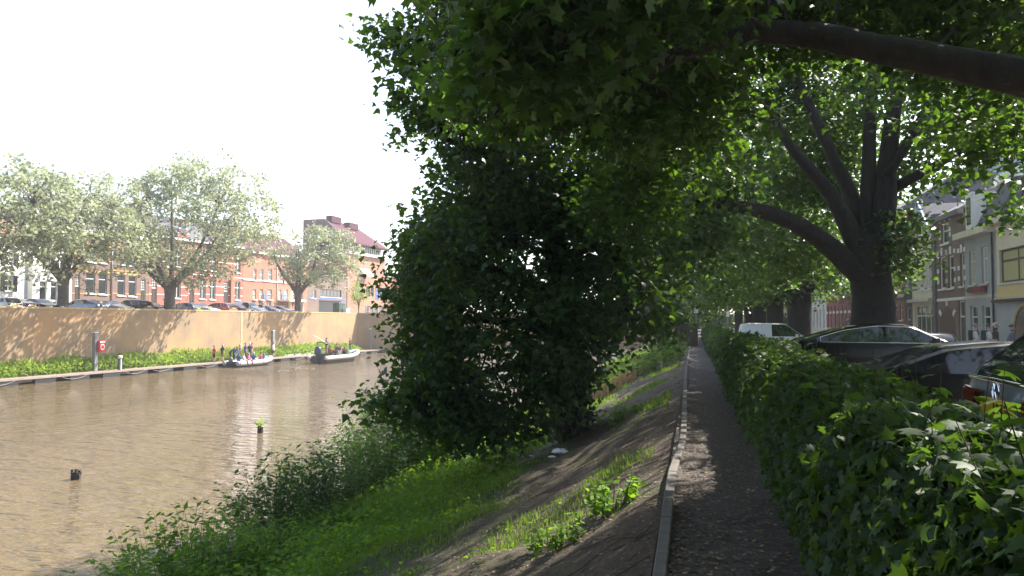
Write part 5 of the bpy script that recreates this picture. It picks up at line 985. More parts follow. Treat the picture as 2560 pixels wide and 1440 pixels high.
# --- across the water, parked square to the quay
GQ = 'cars parked on the far quay'
def qcar(label, kind, pm, px, rear=True, b=1.1, **k):
    s_ = s_at(px, b+2.0); L = KINDS[kind][0]; d_ = FN if rear else -FN; p = far(s_, b if rear else b+L, QUAY); return car(label, kind, pm, p, atan2(d_.y, d_.x), GQ, nst=34, **k)
qcar('navy car at the left edge of the far quay, tail to the water', 'sedan', NAVY, 38)
qcar('black car on the quay facing the water, left of the first quay tree', 'sedan', BLK, 98, False)
qcar('white car cut by the left edge of the picture on the far quay', 'hatch', WHT, -8)
qcar('grey blue saloon on the quay, right of the first quay tree', 'fastback', GBL, 222)
qcar('silver blue car facing the water beside the grey blue saloon', 'hatch', SLV, 280, False)
qcar('black estate on the quay with red tail light', 'suv', BLK, 333)
qcar('black car facing the water, tucked against the second quay tree', 'hatch', BLK, 378, False)
qcar('dark navy hatchback on the quay, right of the second quay tree', 'hatch', DKB, 459)
qcar('pale blue car facing the water, left of the red car', 'hatch', SLV, 503, False)
qcar('red car on the far quay', 'suv', RED, 549)
qcar('dark blue car showing between the red car and the white van', 'hatch', DKB, 597, False)
qcar('white van on the far quay facing the water', 'van', WHT, 627, False, name='parked_van', panel_van=True)
qcar('light blue car on the quay beside the two walkers', 'sedan', GBL, 672, False)
qcar('grey car on the quay, just left of the third quay tree', 'hatch', SLV, 706, False)
# =================================================================== PEOPLE
SKIN = mat('skin', (.52, .30, .21), .55); SKIN2 = mat('tanned_skin', (.36, .20, .13), .55); SHOE = mat('shoe', (.05, .045, .04), .6)
HAIRS = dict(brown=mat('brown_hair', (.05, .03, .02), .6), dark=mat('dark_hair', (.015, .012, .01), .6), fair=mat('fair_hair', (.42, .30, .15), .6), grey=mat('grey_hair', (.42, .41, .40), .6))
CLOTH = {}
def cloth(n, c):
    if n not in CLOTH: CLOTH[n] = mat(n+'_cloth', c, .85)
    return CLOTH[n]
def pose(kind):
    J = dict(pelvis=(0, 0, .96), spine=(0, .0, 1.14), chest=(0, .0, 1.34), neck=(0, .0, 1.49), jaw=(0, .025, 1.575), head=(0, .02, 1.655), crown=(0, .005, 1.725), nose=(0, .115, 1.625))
    for s, n in ((-1, 'l'), (1, 'r')):
        J.update({'sh'+n: (s*.165, 0, 1.425), 'el'+n: (s*.215, -.03, 1.14), 'wr'+n: (s*.225, .05, .90), 'ha'+n: (s*.225, .085, .82), 'hip'+n: (s*.085, 0, .92), 'kn'+n: (s*.095, .02, .50), 'an'+n: (s*.10, -.02, .085), 'to'+n: (s*.115, .13, .035)})
    def mv(**k): J.update(k)
    if kind == 'walk':
        mv(knl=(-.09, .16, .52), anl=(-.09, .26, .10), tol=(-.10, .41, .06), knr=(.09, -.03, .50), anr=(.09, -.28, .14), tor=(.10, -.16, .035), ell=(-.22, -.14, 1.15), wrl=(-.21, -.12, .91), hal=(-.20, -.10, .83), elr=(.22, .08, 1.15), wrr=(.20, .24, .97), har=(.19, .30, .92))
    if kind == 'phone': mv(ell=(-.21, .04, 1.16), wrl=(-.08, .26, 1.20), hal=(-.03, .31, 1.23), elr=(.21, .04, 1.16), wrr=(.08, .26, 1.20), har=(.03, .31, 1.24), nose=(0, .105, 1.60))
    if kind == 'point': mv(elr=(.26, .22, 1.36), wrr=(.30, .46, 1.36), har=(.31, .55, 1.37))
    if kind == 'bent':
        mv(spine=(0, .10, 1.10), chest=(0, .26, 1.22), neck=(0, .38, 1.28), jaw=(0, .45, 1.30), head=(0, .51, 1.34), crown=(0, .55, 1.40), nose=(0, .57, 1.27))
        for s, n in ((-1, 'l'), (1, 'r')): mv(**{'sh'+n: (s*.165, .31, 1.25), 'el'+n: (s*.2, .38, .98), 'wr'+n: (s*.18, .46, .78), 'ha'+n: (s*.17, .49, .70), 'kn'+n: (s*.10, .07, .51)})
    if kind in ('sit', 'sit_row'):
        d = -.51
        for k in list(J): J[k] = (J[k][0], J[k][1], J[k][2]+d)
        for s, n in ((-1, 'l'), (1, 'r')): mv(**{'hip'+n: (s*.09, .03, .43), 'kn'+n: (s*.13, .43, .47), 'an'+n: (s*.13, .47, .09), 'to'+n: (s*.14, .62, .04), 'el'+n: (s*.23, .05, .66), 'wr'+n: (s*.16, .27, .58), 'ha'+n: (s*.13, .34, .57)})
    if kind == 'kneel':
        d = -.42
        for k in list(J): J[k] = (J[k][0], J[k][1], J[k][2]+d)
        for s, n in ((-1, 'l'), (1, 'r')): mv(**{'kn'+n: (s*.11, .22, .09), 'an'+n: (s*.11, -.16, .07), 'to'+n: (s*.11, -.28, .05), 'wr'+n: (s*.14, .30, .62), 'ha'+n: (s*.11, .37, .60), 'el'+n: (s*.22, .10, .70)})
    return J
RADII = dict(pelvis=(.185, .14), spine=(.165, .135), chest=(.205, .145), neck=.060, jaw=.082, head=.102, crown=.072, nose=.018, sh=.082, el=.056, wr=.040, ha=.050, hip=.115, kn=.076, an=.058, to=.050)
BONES = [('pelvis', 'spine', 'top'), ('spine', 'chest', 'top'), ('chest', 'neck', 'top'), ('neck', 'jaw', 'skin'), ('jaw', 'head', 'skin'), ('head', 'crown', 'skin'), ('jaw', 'nose', 'skin')]
for n_ in 'lr': BONES += [('chest', 'sh'+n_, 'top'), ('sh'+n_, 'el'+n_, 'sleeve'), ('el'+n_, 'wr'+n_, 'fore'), ('wr'+n_, 'ha'+n_, 'skin'), ('pelvis', 'hip'+n_, 'legs'), ('hip'+n_, 'kn'+n_, 'legs'), ('kn'+n_, 'an'+n_, 'calf'), ('an'+n_, 'to'+n_, 'shoe')]
SLOT = dict(top=0, sleeve=1, fore=2, legs=3, calf=4, shoe=5, skin=6)
_bodies = {}
def body_mesh(kind):
    if kind in _bodies: return _bodies[kind]
    J = pose(kind); names = list(J); idx = {n: i for i, n in enumerate(names)}
    me = bpy.data.meshes.new('body'); me.from_pydata([J[n] for n in names], [(idx[a], idx[b_]) for a, b_, _ in BONES], [])
    o = bpy.data.objects.new('body', me); C.objects.link(o); md = o.modifiers.new('skin', 'SKIN'); md.use_smooth_shade = True; md.branch_smoothing = .3
    for n in names:
        r = RADII.get(n) or RADII[n[:-1]]; v = me.skin_vertices[0].data[idx[n]]; v.radius = r if isinstance(r, tuple) else (r, r); v.use_root = (n == 'pelvis')
    sb = o.modifiers.new('sub', 'SUBSURF'); sb.levels = 1; sb.render_levels = 1
    dg = bpy.context.evaluated_depsgraph_get(); dg.update(); m2 = bpy.data.meshes.new_from_object(o.evaluated_get(dg)); bpy.data.objects.remove(o)
    segs = [(np.array(J[a]), np.array(J[b_]), SLOT[c]) for a, b_, c in BONES]; mi = []
    for p in m2.polygons:
        c = np.array(p.center); best = 9; k = 0
        for a, b_, s_ in segs:
            d = b_-a; t_ = np.clip((c-a)@d/(d@d+1e-9), 0, 1); dd = np.linalg.norm(c-a-d*t_)-(.05 if s_ == 0 else 0)
            if dd < best: best, k = dd, s_
        mi.append(k)
    m2.polygons.foreach_set('material_index', mi); m2.polygons.foreach_set('use_smooth', [True]*len(mi)); _bodies[kind] = (m2, J); return _bodies[kind]
def person(label, kind, loc, facing, top, legs, hair='brown', sleeve=None, bare=True, calf=None, skin=SKIN, cap=None, pack=None, vest=None, shorts=False, scale=1.0, group=None):
    """facing: heading the person looks along (radians, 0 = +Y)"""
    m0, J = body_mesh(kind); me = m0.copy(); tp = cloth(*top); lg = cloth(*legs)
    for m in (tp, cloth(*sleeve) if sleeve else tp, skin if bare else tp, lg, (skin if shorts else lg) if calf is None else cloth(*calf), SHOE, skin): me.materials.append(m)
    t_ = thing('person', label, 'person', loc, facing, group); t_.scale = (scale,)*3; link('body', me, None, t_)
    hd, cr = Vector(J['head']), Vector(J['crown']); up = (cr-hd).normalized(); bk_ = Vector((0, -1, 0)); mb = MB(); n = 10; rings = []
    R = .112 if not cap else .118
    for i in range(5):
        ring = []
        for k in range(n):
            fr = sin(2*pi*k/n) > .15; th = .12+(min(i, 2) if fr else i)*.40; q = .86**(i-2) if fr and i > 2 else 1; ring.append(hd+Vector((R*sin(th)*cos(2*pi*k/n)*q, R*sin(th)*sin(2*pi*k/n)*1.08*q-.012, R*cos(th)+.030)))
        rings.append(ring)
    v = [p for r in rings for p in r]; f = [(i*n+k, (i+1)*n+k, (i+1)*n+(k+1) % n, i*n+(k+1) % n) for i in range(4) for k in range(n)]+[tuple(range(n))]; mb.add(v, f)
    if cap:
        q = hd+Vector((0, .10, .045)); mb.obox(q+Vector((0, .045, 0)), (.07, 0, 0), (0, .06, -.012), (0, 0, .006)); mb.build('cap', cloth(*cap), t_, True)
    else: mb.build('hair', HAIRS[hair], t_, True)
    if pack:
        ch = Vector(J['chest']); mb = MB(); mb.obox(ch+Vector((0, -.20, -.06)), (.14, 0, 0), (0, .08, 0), (0, 0, .22))
        for s in (-1, 1): mb.tube([ch+Vector((s*.10, -.14, .10)), ch+Vector((s*.11, .0, .145)), ch+Vector((s*.11, .125, .05)), ch+Vector((s*.12, .10, -.12)), ch+Vector((s*.13, -.13, -.20))], .018, 5)
        mb.build('backpack', cloth(*pack), t_)
    if vest:
        ch, sp_ = Vector(J['chest']), Vector(J['spine']); mb = MB(); mb.tube([sp_+(sp_-ch)*.1, sp_*.5+ch*.5, ch, ch+(ch-sp_)*.28], [.155, .175, .185, .10], 12, True, flat=.78); mb.build('life_vest', cloth(*vest), t_, True)
    return t_
# =================================================================== JETTY
DB0, DB1, DZ = -3.5, -1.95, -2.83
S0, S1 = s_at(-150, DB0), s_at(985, DB0)
jt = thing('jetty', 'long low floating jetty of timber decking along the quay wall', 'jetty', W0, FYAW)
M_DECK = mat('weathered_deck', (.24, .185, .16), .8, var=.2, vscale=3); M_FASC = mat('fascia_board', (.25, .19, .165), .8, var=.15, vscale=2); M_FLOAT = mat('dark_float', (.010, .011, .013), .7)
k = 0; s_ = S0
while s_ < S1-.5:
    e = min(s_+6.0, S1); box_part(jt, 'deck_section', M_DECK, s_+.01, e-.01, DB0+.06, DB1, DZ-.08, DZ)
    mb = MB()
    for j in range(int((e-s_)/.15)): mb.box(s_+.02+j*.15, s_+.155+j*.15, DB0+.062, DB1-.002, DZ+.002, DZ+.022)
    mb.build('deck_planks', M_DECK, jt)['kind'] = 'stuff'
    box_part(jt, 'fascia', M_FASC, s_+.01, e-.01, DB0, DB0+.055, DZ-.10, DZ+.03); s_ = e
s_ = S0+1.0; k = 0
while s_ < S1-2:
    box_part(jt, 'float', M_FLOAT, s_, s_+1.9, DB0+.04, DB1-.1, WATER-.25, DZ-.105)
    if k % 5 in (0, 1, 3): mb = MB(); mb.tube([(s_-.9+2.6*u, DB0-.03, DZ-.40+.26*(2*u-1)**2+.10*u) for u in np.linspace(0, 1, 9)], .014, 5); mb.build('mooring_line', MT['galv'], jt)
    if k % 3 == 1: mb = MB(); mb.obox((s_+2.6, DB0+.4, DZ-.22), (.7, 0, 0), (0, .12, 0), (0, 0, .10)); mb.build('cross_timber', M_FASC, jt)
    s_ += 3.35; k += 1
def mpost(label, px, py_top, b=DB1+.15, w=.17, cap=False):
    s_ = s_at(px, b); p = far(s_, b); D = p.dot(FWD); top = CAMZ+(800-py_top)/FPX*D
    t_ = thing('mooring_post', label, 'post', (p.x, p.y, 0), FYAW, 'tall posts along the jetty'); mb = MB(); mb.box(-w, w, -w, w, WATER-1, top); mb.build('shaft', MT['galv'], t_); mb = MB(); mb.box(-w-.02, w+.02, -w-.02, w+.02, top+.001, top+.08); mb.build('post_cap', MT['white'], t_); return t_, top
pt_, ptop = mpost('tall square post carrying the red lifebuoy box', 240, 832)
mpost('tall square post behind the crowd, left of the moored dark boat', 683, 827); mpost('tall square post at the right end of the jetty', 926, 823, w=.15)
# lifebuoy cabinet hung on the first post
p = pt_.location; zt = ptop; D = p.dot(FWD); z1 = CAMZ+(800-851)/FPX*D; z0 = CAMZ+(800-880)/FPX*D
lb = thing('lifebuoy_box', 'red lifebuoy box with a white ring symbol on the tall post', 'lifebuoy box', (p.x, p.y, (z0+z1)/2), FYAW); hh = (z1-z0)/2
mb = MB(); mb.box(.0, .76, -.42, -.175, -hh, hh); me = mb.mesh('cabinet'); bm = bmesh.new(); bm.from_mesh(me); bmesh.ops.bevel(bm, geom=bm.edges[:], offset=.07, segments=2, affect='EDGES'); bm.to_mesh(me); bm.free(); link('cabinet', me, MT['red'], lb)
mb = MB(); mb.tube([(.38+.20*cos(2*pi*k/20), -.43, -.08+.22*sin(2*pi*k/20)) for k in range(21)], .045, 8, False); mb.build('ring_symbol', MT['white'], lb, True); box_part(lb, 'white_label', 'white', .10, .66, -.432, -.421, hh*.62, hh*.84); box_part(lb, 'bracket', 'galv', .05, .3, -.174, -.165, -.3, .3)
q = far(s_at(303, DB0+.5), DB0+.5, DZ); bo = thing('bollard_light', 'short dark bollard with a white cap on the jetty', 'bollard', q, 0)
mb = MB(); mb.lathe([(.19, 0), (.19, .02), (.165, .03), (.165, 1.05)], (0, 0, .0), 14); mb.build('shaft', mat('dark_slate_paint', (.05, .065, .08), .5), bo, True); mb = MB(); mb.lathe([(.19, 1.051), (.19, 1.26), (.15, 1.32), (.02, 1.34)], (0, 0, 0), 14); mb.build('lamp_cap', MT['white'], bo, True)
for px in (962, 968): 
    q = far(s_at(px, DB0+.4), DB0+.4, DZ); pg = tag(MB().__class__() and thing('mooring_pin', ('left' if px == 962 else 'right')+' of the two small pink pins at the jetty end', 'pin', q)); mb = MB(); mb.lathe([(.09, 0), (.09, .7), (.02, .74)], (0, 0, 0), 8); mb.build('pin', M_FASC, pg)
# =================================================================== BOATS
M_TUBE = mat('grey_inflatable', (.42, .43, .43), .5, var=.05); M_TUBED = mat('dark_inflatable', (.10, .11, .12), .5); M_HULL = mat('dark_hull', (.025, .028, .04), .4); M_OB = mat('outboard_blue', (.02, .035, .09), .35)
def rib(label, loc, rz, L, Wd, r, dark=False, tube_m=None, sheer=.35):
    t_ = thing('inflatable_boat', label, 'boat', loc, rz, 'inflatable boats at the jetty'); hw = Wd/2-r; tm = tube_m or M_TUBE
    P = [(-.25, -hw), (0, -hw), (L*.3, -hw), (L*.58, -hw*.98), (L*.76, -hw*.82), (L*.88, -hw*.52), (L*.95, -hw*.2), (L*.965, 0)]; P = P+[(x, -y) for x, y in P[-2::-1]]
    pts = [Vector((x, y, .42+sheer*max(0, (x/L-.45)/.55)**2)) for x, y in P]; rad = [r*.35, r]+[r]*(len(P)-4)+[r, r*.35]; sp, sr = smooth_pts(pts, rad, 4); mb = MB(); mb.tube(sp, sr, 12); mb.build('tube', tm, t_, True)
    for k in range(4, len(sp)-4, 4):
        d_ = (sp[k+1]-sp[k-1]).normalized(); mb = MB(); mb.tube([sp[k]-d_*.03, sp[k]+d_*.03], r+.012, 12, True); mb.build('tube_strap', M_TUBED if not dark else MT['white'], t_, True)
    mb = MB(); st = [0, .3, .58, .76, .88, .96]; v = []; hws = [1, 1, .98, .82, .52, .05]
    for u, w in zip(st, hws): zk = -.50+.75*max(0, (u-.6)/.4)**2; zz = .38+sheer*max(0, (u-.45)/.55)**2; v += [(L*u, -hw*w-.02, zz), (L*u, -hw*w*.8, zk+.22), (L*u, 0, zk), (L*u, hw*w*.8, zk+.22), (L*u, hw*w+.02, zz)]
    f = [(i*5+j, i*5+j+1, i*5+j+6, i*5+j+5) for i in range(5) for j in range(4)]+[(0, 1, 2, 3, 4)]; mb.add(v, f); mb.build('hull', M_HULL, t_)
    mb = MB(); mb.box(.02, L*.78, -hw+.05, hw-.05, .12, .17); mb.build('floor', M_TUBED, t_); mb = MB(); mb.box(-.02, .08, -hw+.02, hw-.02, .0, .62); mb.build('transom', M_HULL, t_); return t_
def outboard(par, x, y, s=1.0, m=None):
    mb = MB(); mb.tube([(x-.10*s, y, .40), (x-.14*s, y, .60*s+.1), (x-.18*s, y, .95*s+.05), (x-.16*s, y, 1.18*s), (x-.10*s, y, 1.28*s)], [.20*s, .29*s, .31*s, .25*s, .10*s], 12, True, flat=.8); o = mb.build('outboard', m or M_OB, par, True)
    mb = MB(); mb.box(x-.24*s, x-.08*s, y-.06, y+.06, -.55, .42); mb.build('outboard_leg', M_HULL, o); return o
W_ = WATER
# crowded grey boat alongside the jetty
pA = far(s_at(585, DB0-1.6), DB0-1.45, W_); r1 = rib('light grey inflatable crowded with people, moored alongside the jetty', pA, FYAW-radians(4), 6.4, 2.3, .27)
for x in (1.4, 2.6, 3.8): box_part(r1, 'bench', M_TUBED, x, x+.35, -.75, .75, .18, .50)
outboard(r1, -.05, 0, .85, M_TUBED)
# long dark hulled boat under way
pB = on_z(797, 909, W_)+Vector((0, 0, .24)); r2 = rib('long dark hulled boat with a blue outboard and grey tubes out on the water', pB, FYAW-radians(3), 8.6, 2.7, .23, True, mat('pale_tube', (.62, .60, .58), .5), .55)
outboard(r2, .0, -.1, 1.35)
mb = MB(); mb.box(3.4, 4.2, -.4, .4, .17, 1.15); mb.obox((4.15, 0, 1.28), (.03, 0, 0), (0, .38, 0), (0, 0, .22)); cs = mb.build('console', M_TUBED, r2); mb = MB(); mb.box(5.4, 6.1, -.45, .45, .17, 1.25); me = mb.mesh('bow_locker'); bm = bmesh.new(); bm.from_mesh(me); bmesh.ops.bevel(bm, geom=bm.edges[:], offset=.10, segments=2, affect='EDGES'); bm.to_mesh(me); bm.free(); link('bow_locker', me, mat('olive_cover', (.10, .16, .09), .7), r2)
for x in (1.6, 2.5): box_part(r2, 'jockey_seat', M_HULL, x, x+.55, -.75, -.35, .17, .85); box_part(r2, 'jockey_seat', M_HULL, x, x+.55, .35, .75, .17, .85)
mb = MB()
for y in (-.95, .95): mb.tube([(.5, y, .6), (.75, y*.9, 1.5), (.95, y*.8, 2.15)], .035, 6); mb.tube([(1.5, y, .6), (1.2, y*.9, 1.5), (1.0, y*.8, 2.15)], .03, 6)
mb.tube([(.95, -.78, 2.15), (.95, .78, 2.15)], .04, 6); mb.tube([(.75, -.86, 1.5), (.75, .86, 1.5)], .03, 6); mb.build('roll_bar', MT['black'], r2, True)
gp_ = thing('long_pole', 'long pale pole slanting up over the stern of the dark hulled boat', 'pole'); a_ = r2.matrix_basis; mb = MB(); T = Matrix.Translation(pB) @ Matrix.Rotation(FYAW-radians(3), 4, 'Z'); mb.tube([T @ Vector((1.35, -.2, 2.02)), T @ Vector((0, -.2, 2.52)), T @ Vector((-1.6, -.2, 3.12))], [.06, .055, .035], 8); mb.build('shaft', MT['white'], gp_, True); mb = MB(); mb.tube([T @ Vector((1.75, -.2, 1.88)), T @ Vector((1.3, -.2, 2.04))], [.10, .09], 8); mb.build('grip', MT['black'], gp_, True)
# covered dark boat on the far side of the jetty
pC = far(s_at(702, -1.1), -.98, W_+.05); r3 = rib('dark covered boat moored behind the jetty, right of the crowd', pC, FYAW, 8.2, 1.75, .24, False, mat('pale_teal_tube', (.40, .47, .50), .5), .25)
mb = MB(); mb.tube([(1, 0, .5), (3, 0, .78), (5, 0, .8), (7, 0, .66)], [.35, .55, .5, .2], 10, True, flat=.6); mb.build('cover', M_HULL, r3, True)
# foam of the wake
M_FOAM = mat('foam', (.75, .75, .73), .6); rf = random.Random(9); mb = MB()
for (px0, px1, py) in ((722, 748, 916), (738, 792, 921), (700, 735, 926), (590, 660, 921), (690, 786, 911)):
    for k in range(46):
        u = rf.random(); c = on_z(px0+(px1-px0)*u, py+rf.uniform(-1.6, 1.6)+4*(u-.5)*-.4, W_); a = rf.uniform(.10, .45)*(1.2-u*.4); w = rf.uniform(.015, .05)
        mb.add([c+FU*-a+Vector((0, 0, .006)), c+RGT*w+Vector((0, 0, .014)), c+FU*a+Vector((0, 0, .006)), c-RGT*w+Vector((0, 0, .008))], [(0, 1, 2, 3)])
o = mb.build('wake_foam', M_FOAM); o['kind'] = 'stuff'
# =================================================================== CREWS AND ONLOOKERS
BLU = ('blue', (.03, .07, .34)); DBL = ('dark_blue', (.02, .035, .12)); RDC = ('red', (.50, .03, .05)); BKC = ('black', (.012, .012, .014)); WHC = ('white', (.72, .71, .70)); TEAL = ('bright_blue', (.02, .20, .50)); PUR = ('purple', (.24, .06, .30)); PNK = ('pink', (.50, .12, .22)); KHK = ('khaki', (.20, .16, .10)); GYC = ('grey', (.20, .21, .23)); NVY = ('navy', (.015, .02, .05)); OLV = ('olive', (.08, .09, .045)); BEI = ('beige', (.50, .42, .34)); ORG = ('orange', (.62, .12, .03))
def dk(px, b, z=DZ+.022): return far(s_at(px, b), b, z)
HD = FYAW-pi/2   # heading that looks along the quay
person('woman in a red vest top and black shorts, leftmost of the crowd on the jetty', 'phone', dk(537, -2.7), HD-.3, RDC, BKC, 'brown', shorts=True, skin=SKIN2, group='people by the crowded boat')
person('man in a long black shirt and khaki shorts with fair hair on the jetty', 'stand', dk(558, -2.6), HD-.2, BKC, KHK, 'fair', shorts=True, scale=1.04, group='people by the crowded boat')
person('person in dark blue bending over on the jetty beside the boat', 'bent', dk(577, -2.8), HD-1.2, DBL, BKC, 'dark', bare=False, group='people by the crowded boat')
person('person in a plain blue top bending at the stern of the crowded boat', 'bent', dk(586, -3.1), HD-1.4, BLU, NVY, 'brown', bare=False, group='people by the crowded boat')
person('person with fair hair in a purple top standing behind the crowded boat', 'stand', dk(601, -2.5), HD+2.2, PUR, RDC, 'fair', group='people by the crowded boat')
person('tall person in blue with black trousers seen from behind on the jetty', 'stand', dk(615, -2.9), HD-.5, BLU, BKC, 'brown', scale=1.06, group='people by the crowded boat')
person('person in a white cap and navy top beside the tall one in blue', 'stand', dk(626, -2.6), HD-2.4, NVY, KHK, cap=WHC, scale=1.05, group='people by the crowded boat')
person('person with dark hair in a pink and purple top at the back of the crowd', 'stand', dk(631, -2.2), HD+2.5, PNK, GYC, 'dark', scale=1.04, group='people by the crowded boat')
T1 = Matrix.Translation(pA) @ Matrix.Rotation(FYAW-radians(4), 4, 'Z')
def inboat(T, x, y, z): return T @ Vector((x, y, z))
person('person in blue sitting on the stern tube of the crowded boat', 'sit', inboat(T1, .15, -.75, .22), HD+.3, BLU, BLU, 'brown', group='people by the crowded boat')
person('person in a white top with pink trousers sitting low in the crowded boat', 'sit', inboat(T1, 1.0, -.70, .20), HD-1.2, WHC, PNK, 'fair', group='people by the crowded boat')
person('person in a purple top with dark red trousers sitting amidships', 'sit', inboat(T1, 1.8, -.65, .20), HD-1.4, PUR, ('dark_red', (.22, .02, .05)), 'grey', group='people by the crowded boat')
person('person in a bright blue life vest sitting near the middle of the crowded boat', 'sit', inboat(T1, 3.3, -.1, .20), HD+.2, BLU, NVY, 'grey', vest=BLU, group='people by the crowded boat')
person('person in red sitting between the two blue life vests', 'sit', inboat(T1, 4.0, -.5, .20), HD+1.8, RDC, NVY, 'dark', group='people by the crowded boat')
person('person in a light blue top sitting nearest the bow of the crowded boat', 'sit', inboat(T1, 5.0, -.1, .22), HD+2.6, TEAL, NVY, 'dark', group='people by the crowded boat')
person('person in a pale top and dark skirt leaning against the tall post', 'stand', dk(685, -2.2), HD-1.5, WHC, BKC, 'dark', shorts=True, group='people by the crowded boat')
T2 = T; gB = 'crew of the dark hulled boat'
person('crew member in a black top and cap standing high by the roll bar', 'phone', inboat(T2, 2.0, .25, .86), HD+2.0, BKC, ('maroon', (.16, .02, .06)), cap=BKC, bare=False, group=gB)
person('crew member in red sitting behind the console', 'sit', inboat(T2, 3.0, .45, .40), HD+.1, RDC, NVY, 'brown', bare=False, group=gB)
person('crew member in faded red leaning over the side by the console', 'bent', inboat(T2, 4.3, -.2, .18), HD+.3, ('faded_red', (.42, .09, .10)), ('faded_red', (.42, .09, .10)), 'brown', vest=RDC, group=gB)
person('bare chested looking man with tanned back behind the console', 'stand', inboat(T2, 4.6, .5, .18), HD+.2, ('tan', (.42, .20, .12)), KHK, 'brown', skin=SKIN2, group=gB)
person('crew member in black kneeling near the olive locker', 'kneel', inboat(T2, 4.95, -.35, .18), HD+1.0, BKC, WHC, 'dark', group=gB)
person('person in an orange life vest sitting by the olive locker', 'sit', inboat(T2, 5.05, .55, .30), HD-.4, KHK, NVY, 'brown', vest=ORG, group=gB)
person('person in a black tee shirt standing on the jetty behind the dark hulled boat', 'phone', dk(876, -2.6), HD-1.8, BKC, OLV, 'dark', scale=1.05)
person('person in black walking past the white van on the quay', 'walk', far(s_at(650, 2.4), 2.4, QUAY), HD+pi, BKC, BKC, 'brown', bare=False, group='walkers on the far quay')
person('person in white walking past the light blue car on the quay', 'walk', far(s_at(658, 2.8), 2.8, QUAY), HD, WHC, WHC, 'grey', group='walkers on the far quay')
gs = 'pedestrians on the street'
def st(px, X): return (X, y_at(px, X), STREET)
person('man in a grey flat cap and white jacket walking behind the parked cars', 'walk', st(2437, 12.0), -pi/2-.25, WHC, NVY, cap=('grey_cap', (.22, .22, .22)), bare=False, pack=BKC, group=gs)
person('person in a white tee shirt with dark backpack, behind the man in black', 'walk', st(2470, 12.4), -pi/2-.2, WHC, GYC, 'dark', pack=NVY, group=gs)
person('man in a black tee shirt and pale cap on the street', 'stand', st(2487, 12.0), -pi/2-.5, BKC, BKC, cap=BEI, scale=1.03, group=gs)
person('man in a blue grey shirt in front of the arched window', 'walk', st(2528, 12.2), -pi/2-.3, ('blue_grey', (.11, .12, .17)), GYC, 'brown', bare=False, group=gs)
# =================================================================== SMALL THINGS
def stump(label, px, py, w, h, plant=False):
    c = on_z(px, py, W_); t_ = thing('mooring_stump', label, 'stump', c, .3, 'old stumps in the canal'); mb = MB(); mb.tube([(0, 0, -1), (0, 0, h*.5), (.01, 0, h)], [w, w*.97, w*.9], 9, True, jit=.12, rng=rf); mb.build('stump', mat('wet_timber_'+str(px), (.03, .025, .022), .8, var=.3), t_)
    mb = MB()
    for k in range(4): a = k*1.7; mb.obox((w*.7*cos(a), w*.7*sin(a), h), (.03, 0, 0), (0, .03, 0), (0, 0, .05+.02*k))
    mb.build('splinter', bpy.data.materials['wet_timber_'+str(px)], t_); return c
stump('broken black timber stump standing alone in the near water', 200, 1194, .155, .22); c2 = stump('dark stump in mid canal with a green plant growing on it', 655, 1080, .125, .20)
r_ = np.random.default_rng(3); n = 60; P = np.array(c2)+np.stack([r_.normal(0, .09, n), r_.normal(0, .09, n), .2+r_.random(n)*.42], 1); pl_ = thing('stump_plant', 'small bright green plant sprouting from the mid canal stump', 'plant', (0, 0, 0)); foliage(pl_, P, frames(n, r_, .5, -.5), .17*r_.uniform(.6, 1.2, n), np.clip(r_.normal(.7, .2, n), 0, 1), M_REED, 'leaves', small=LANCE); mb = MB(); mb.tube([c2, c2+Vector((.02, 0, .5))], .008, 4); mb.build('stem', M_WEEDSTEM, pl_)
# litter on the slope
def bag(label, px, py, s, seed):
    rr = random.Random(seed); X = -3.3; 
    for it in range(40):
        q = on_z(px, py, float(bank_z(X, y_at(px, X)))); X = .5*X+.5*q.x
    z = float(bank_z(q.x, q.y)); mb = MB(); n = 9; v = []; 
    for i in range(6):
        th = pi*(i+.3)/5.6
        for k in range(n): r = s*sin(th)*rr.uniform(.7, 1.25); v.append((r*cos(2*pi*k/n)*1.3, r*sin(2*pi*k/n), s*.55*(1-cos(th))*.8*rr.uniform(.85, 1.15)))
    mb.add(v, [(i*n+k, i*n+(k+1) % n, (i+1)*n+(k+1) % n, (i+1)*n+k) for i in range(5) for k in range(n)]); tag(mb.build('plastic_bag', mat('white_plastic_%d' % seed, (.62, .64, .68), .35), None, False, (q.x, q.y, z+.03)), label, 'litter')
bag('crumpled white plastic bag on the grass of the slope', 1399, 1136, .13, 1); bag('small pale scrap of plastic just left of the larger bag', 1379, 1146, .06, 2)
# signs and boxes at the far end of the path
def sign(name, label, px, py0, py1, w, D, post_top, m, extra=None):
    p = at(px, 800, D); zb = STREET if p.x > 2 else 0.0; z1, z0 = CAMZ+(800-py0)/FPX*D, CAMZ+(800-py1)/FPX*D; t_ = thing(name, label, 'sign', (p.x, p.y, zb), 0.05); mb = MB(); mb.tube([(0, 0, 0), (0, 0, post_top-zb)], .035, 8); mb.build('post', MT['galv'], t_, True)
    hw = w/FPX*D/2; mb = MB(); mb.box(-hw, hw, -.06, -.04, z0-zb, z1-zb); b_ = mb.build('plate', m, t_); mb = MB(); mb.box(-.05, .05, -.04, -.0, z0-zb+.05, z1-zb-.05); mb.build('clamp', MT['galv'], t_); return t_, hw, z0-zb, z1-zb
t_, hw, z0, z1 = sign('path_sign', 'small white sign on a post at the far end of the path', 1740, 770, 782.5, 10, 56, 2.9, MT['white'])
mb = MB(); mb.box(-hw*.6, hw*.1, -.064, -.061, z0+(z1-z0)*.68, z0+(z1-z0)*.86)
for k in range(3): mb.box(-hw*.6, hw*.5, -.064, -.061, z0+(z1-z0)*(.16+.15*k), z0+(z1-z0)*(.21+.15*k))
mb.build('print', MT['blue'], t_)
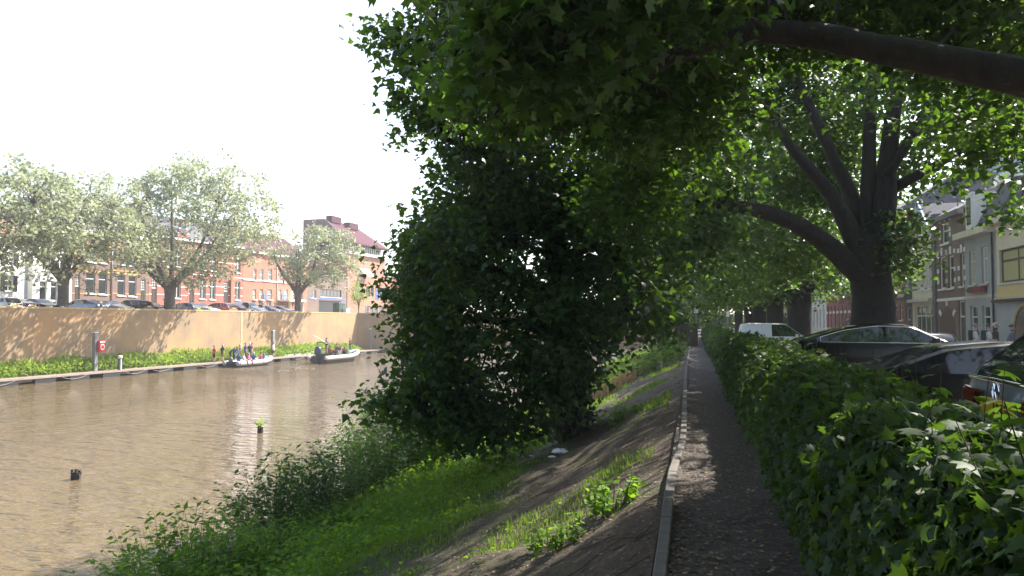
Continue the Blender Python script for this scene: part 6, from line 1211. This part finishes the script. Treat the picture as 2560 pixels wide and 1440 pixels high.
t_, hw, z0, z1 = sign('street_sign', 'narrow white sign on a grey post behind the hedge', 1819, 779, 792, 7, 50, 2.6, MT['white'])
t_, hw, z0, z1 = sign('parking_sign', 'blue parking sign with a white letter on a tall dark post', 2118, 793.5, 805, 10, 60, 4.6, MT['blue'])
fc = bpy.data.curves.new('letter', 'FONT'); fc.body = 'P'; fc.size = (z1-z0)*1.0; fc.extrude = .002; fc.align_x = 'CENTER'; to = bpy.data.objects.new('letter', fc); C.objects.link(to); dg = bpy.context.evaluated_depsgraph_get(); me = bpy.data.meshes.new_from_object(to.evaluated_get(dg)); bpy.data.objects.remove(to); me.materials.append(MT['white']); to = link('letter', me, None, t_); to.rotation_euler = (pi/2, 0, 0); to.location = (0, -.064, z0+(z1-z0)*.16)
p = at(1727, 800, 50); bx = thing('dark_timber_bin', 'dark timber box beside the far end of the path', 'box', (p.x-.2, p.y, 0), .05)
for k in range(6): box_part(bx, 'plank', 'darkwood', -.62+.205*k, -.62+.205*k+.195, -.4, -.36, .02, 1.38)
box_part(bx, 'carcass', 'darkwood', -.62, .60, -.358, .4, 0, 1.36); box_part(bx, 'lid', 'darkwood', -.68, .66, -.45, .46, 1.382, 1.43)
# wall lantern over the street, utility kiosk on the quay
p = Vector((14.0, y_at(2338, 14), 0)); D = p.dot(FWD); zl = CAMZ+(800-588)/FPX*D; ln = thing('street_lamp', 'white street lamp on a long bracket fixed to the house fronts', 'street lamp', (13.98, p.y, zl), 0)
mb = MB(); mb.tube([(0, 0, 0), (-1.7, 0, .02)], .04, 6); mb.tube([(0, 0, .45), (-.9, 0, .03)], .02, 6); mb.build('bracket', MT['galv'], ln, True); mb = MB(); mb.lathe([(.05, .45), (.30, .40), (.30, -.02), (.36, -.06), (.05, -.08)], (-1.7, 0, .08), 12); mb.build('lamp_housing', MT['white'], ln, True)
p = far(s_at(848, 3.0), 3.0, QUAY); ks = thing('utility_kiosk', 'dark green utility kiosk on the quay before the wide passage', 'kiosk', p, FYAW); box_part(ks, 'cabinet', 'darkgreen', -1.0, 1.0, -.5, .5, 0, 2.1); box_part(ks, 'lid', 'galv', -1.08, 1.08, -.58, .58, 2.102, 2.22); box_part(ks, 'door', 'darkgreen', -.9, -.02, -.53, -.502, .1, 2.0); box_part(ks, 'door', 'darkgreen', .02, .9, -.53, -.502, .1, 2.0)
p = far(s_at(866, 2.2), 2.2, QUAY); ks = thing('white_cabinet', 'small white cabinet next to the green kiosk', 'cabinet', p, FYAW); box_part(ks, 'cabinet', 'white', -.55, .55, -.3, .3, 0, 1.25); box_part(ks, 'lid', 'white', -.6, .6, -.35, .35, 1.252, 1.32)
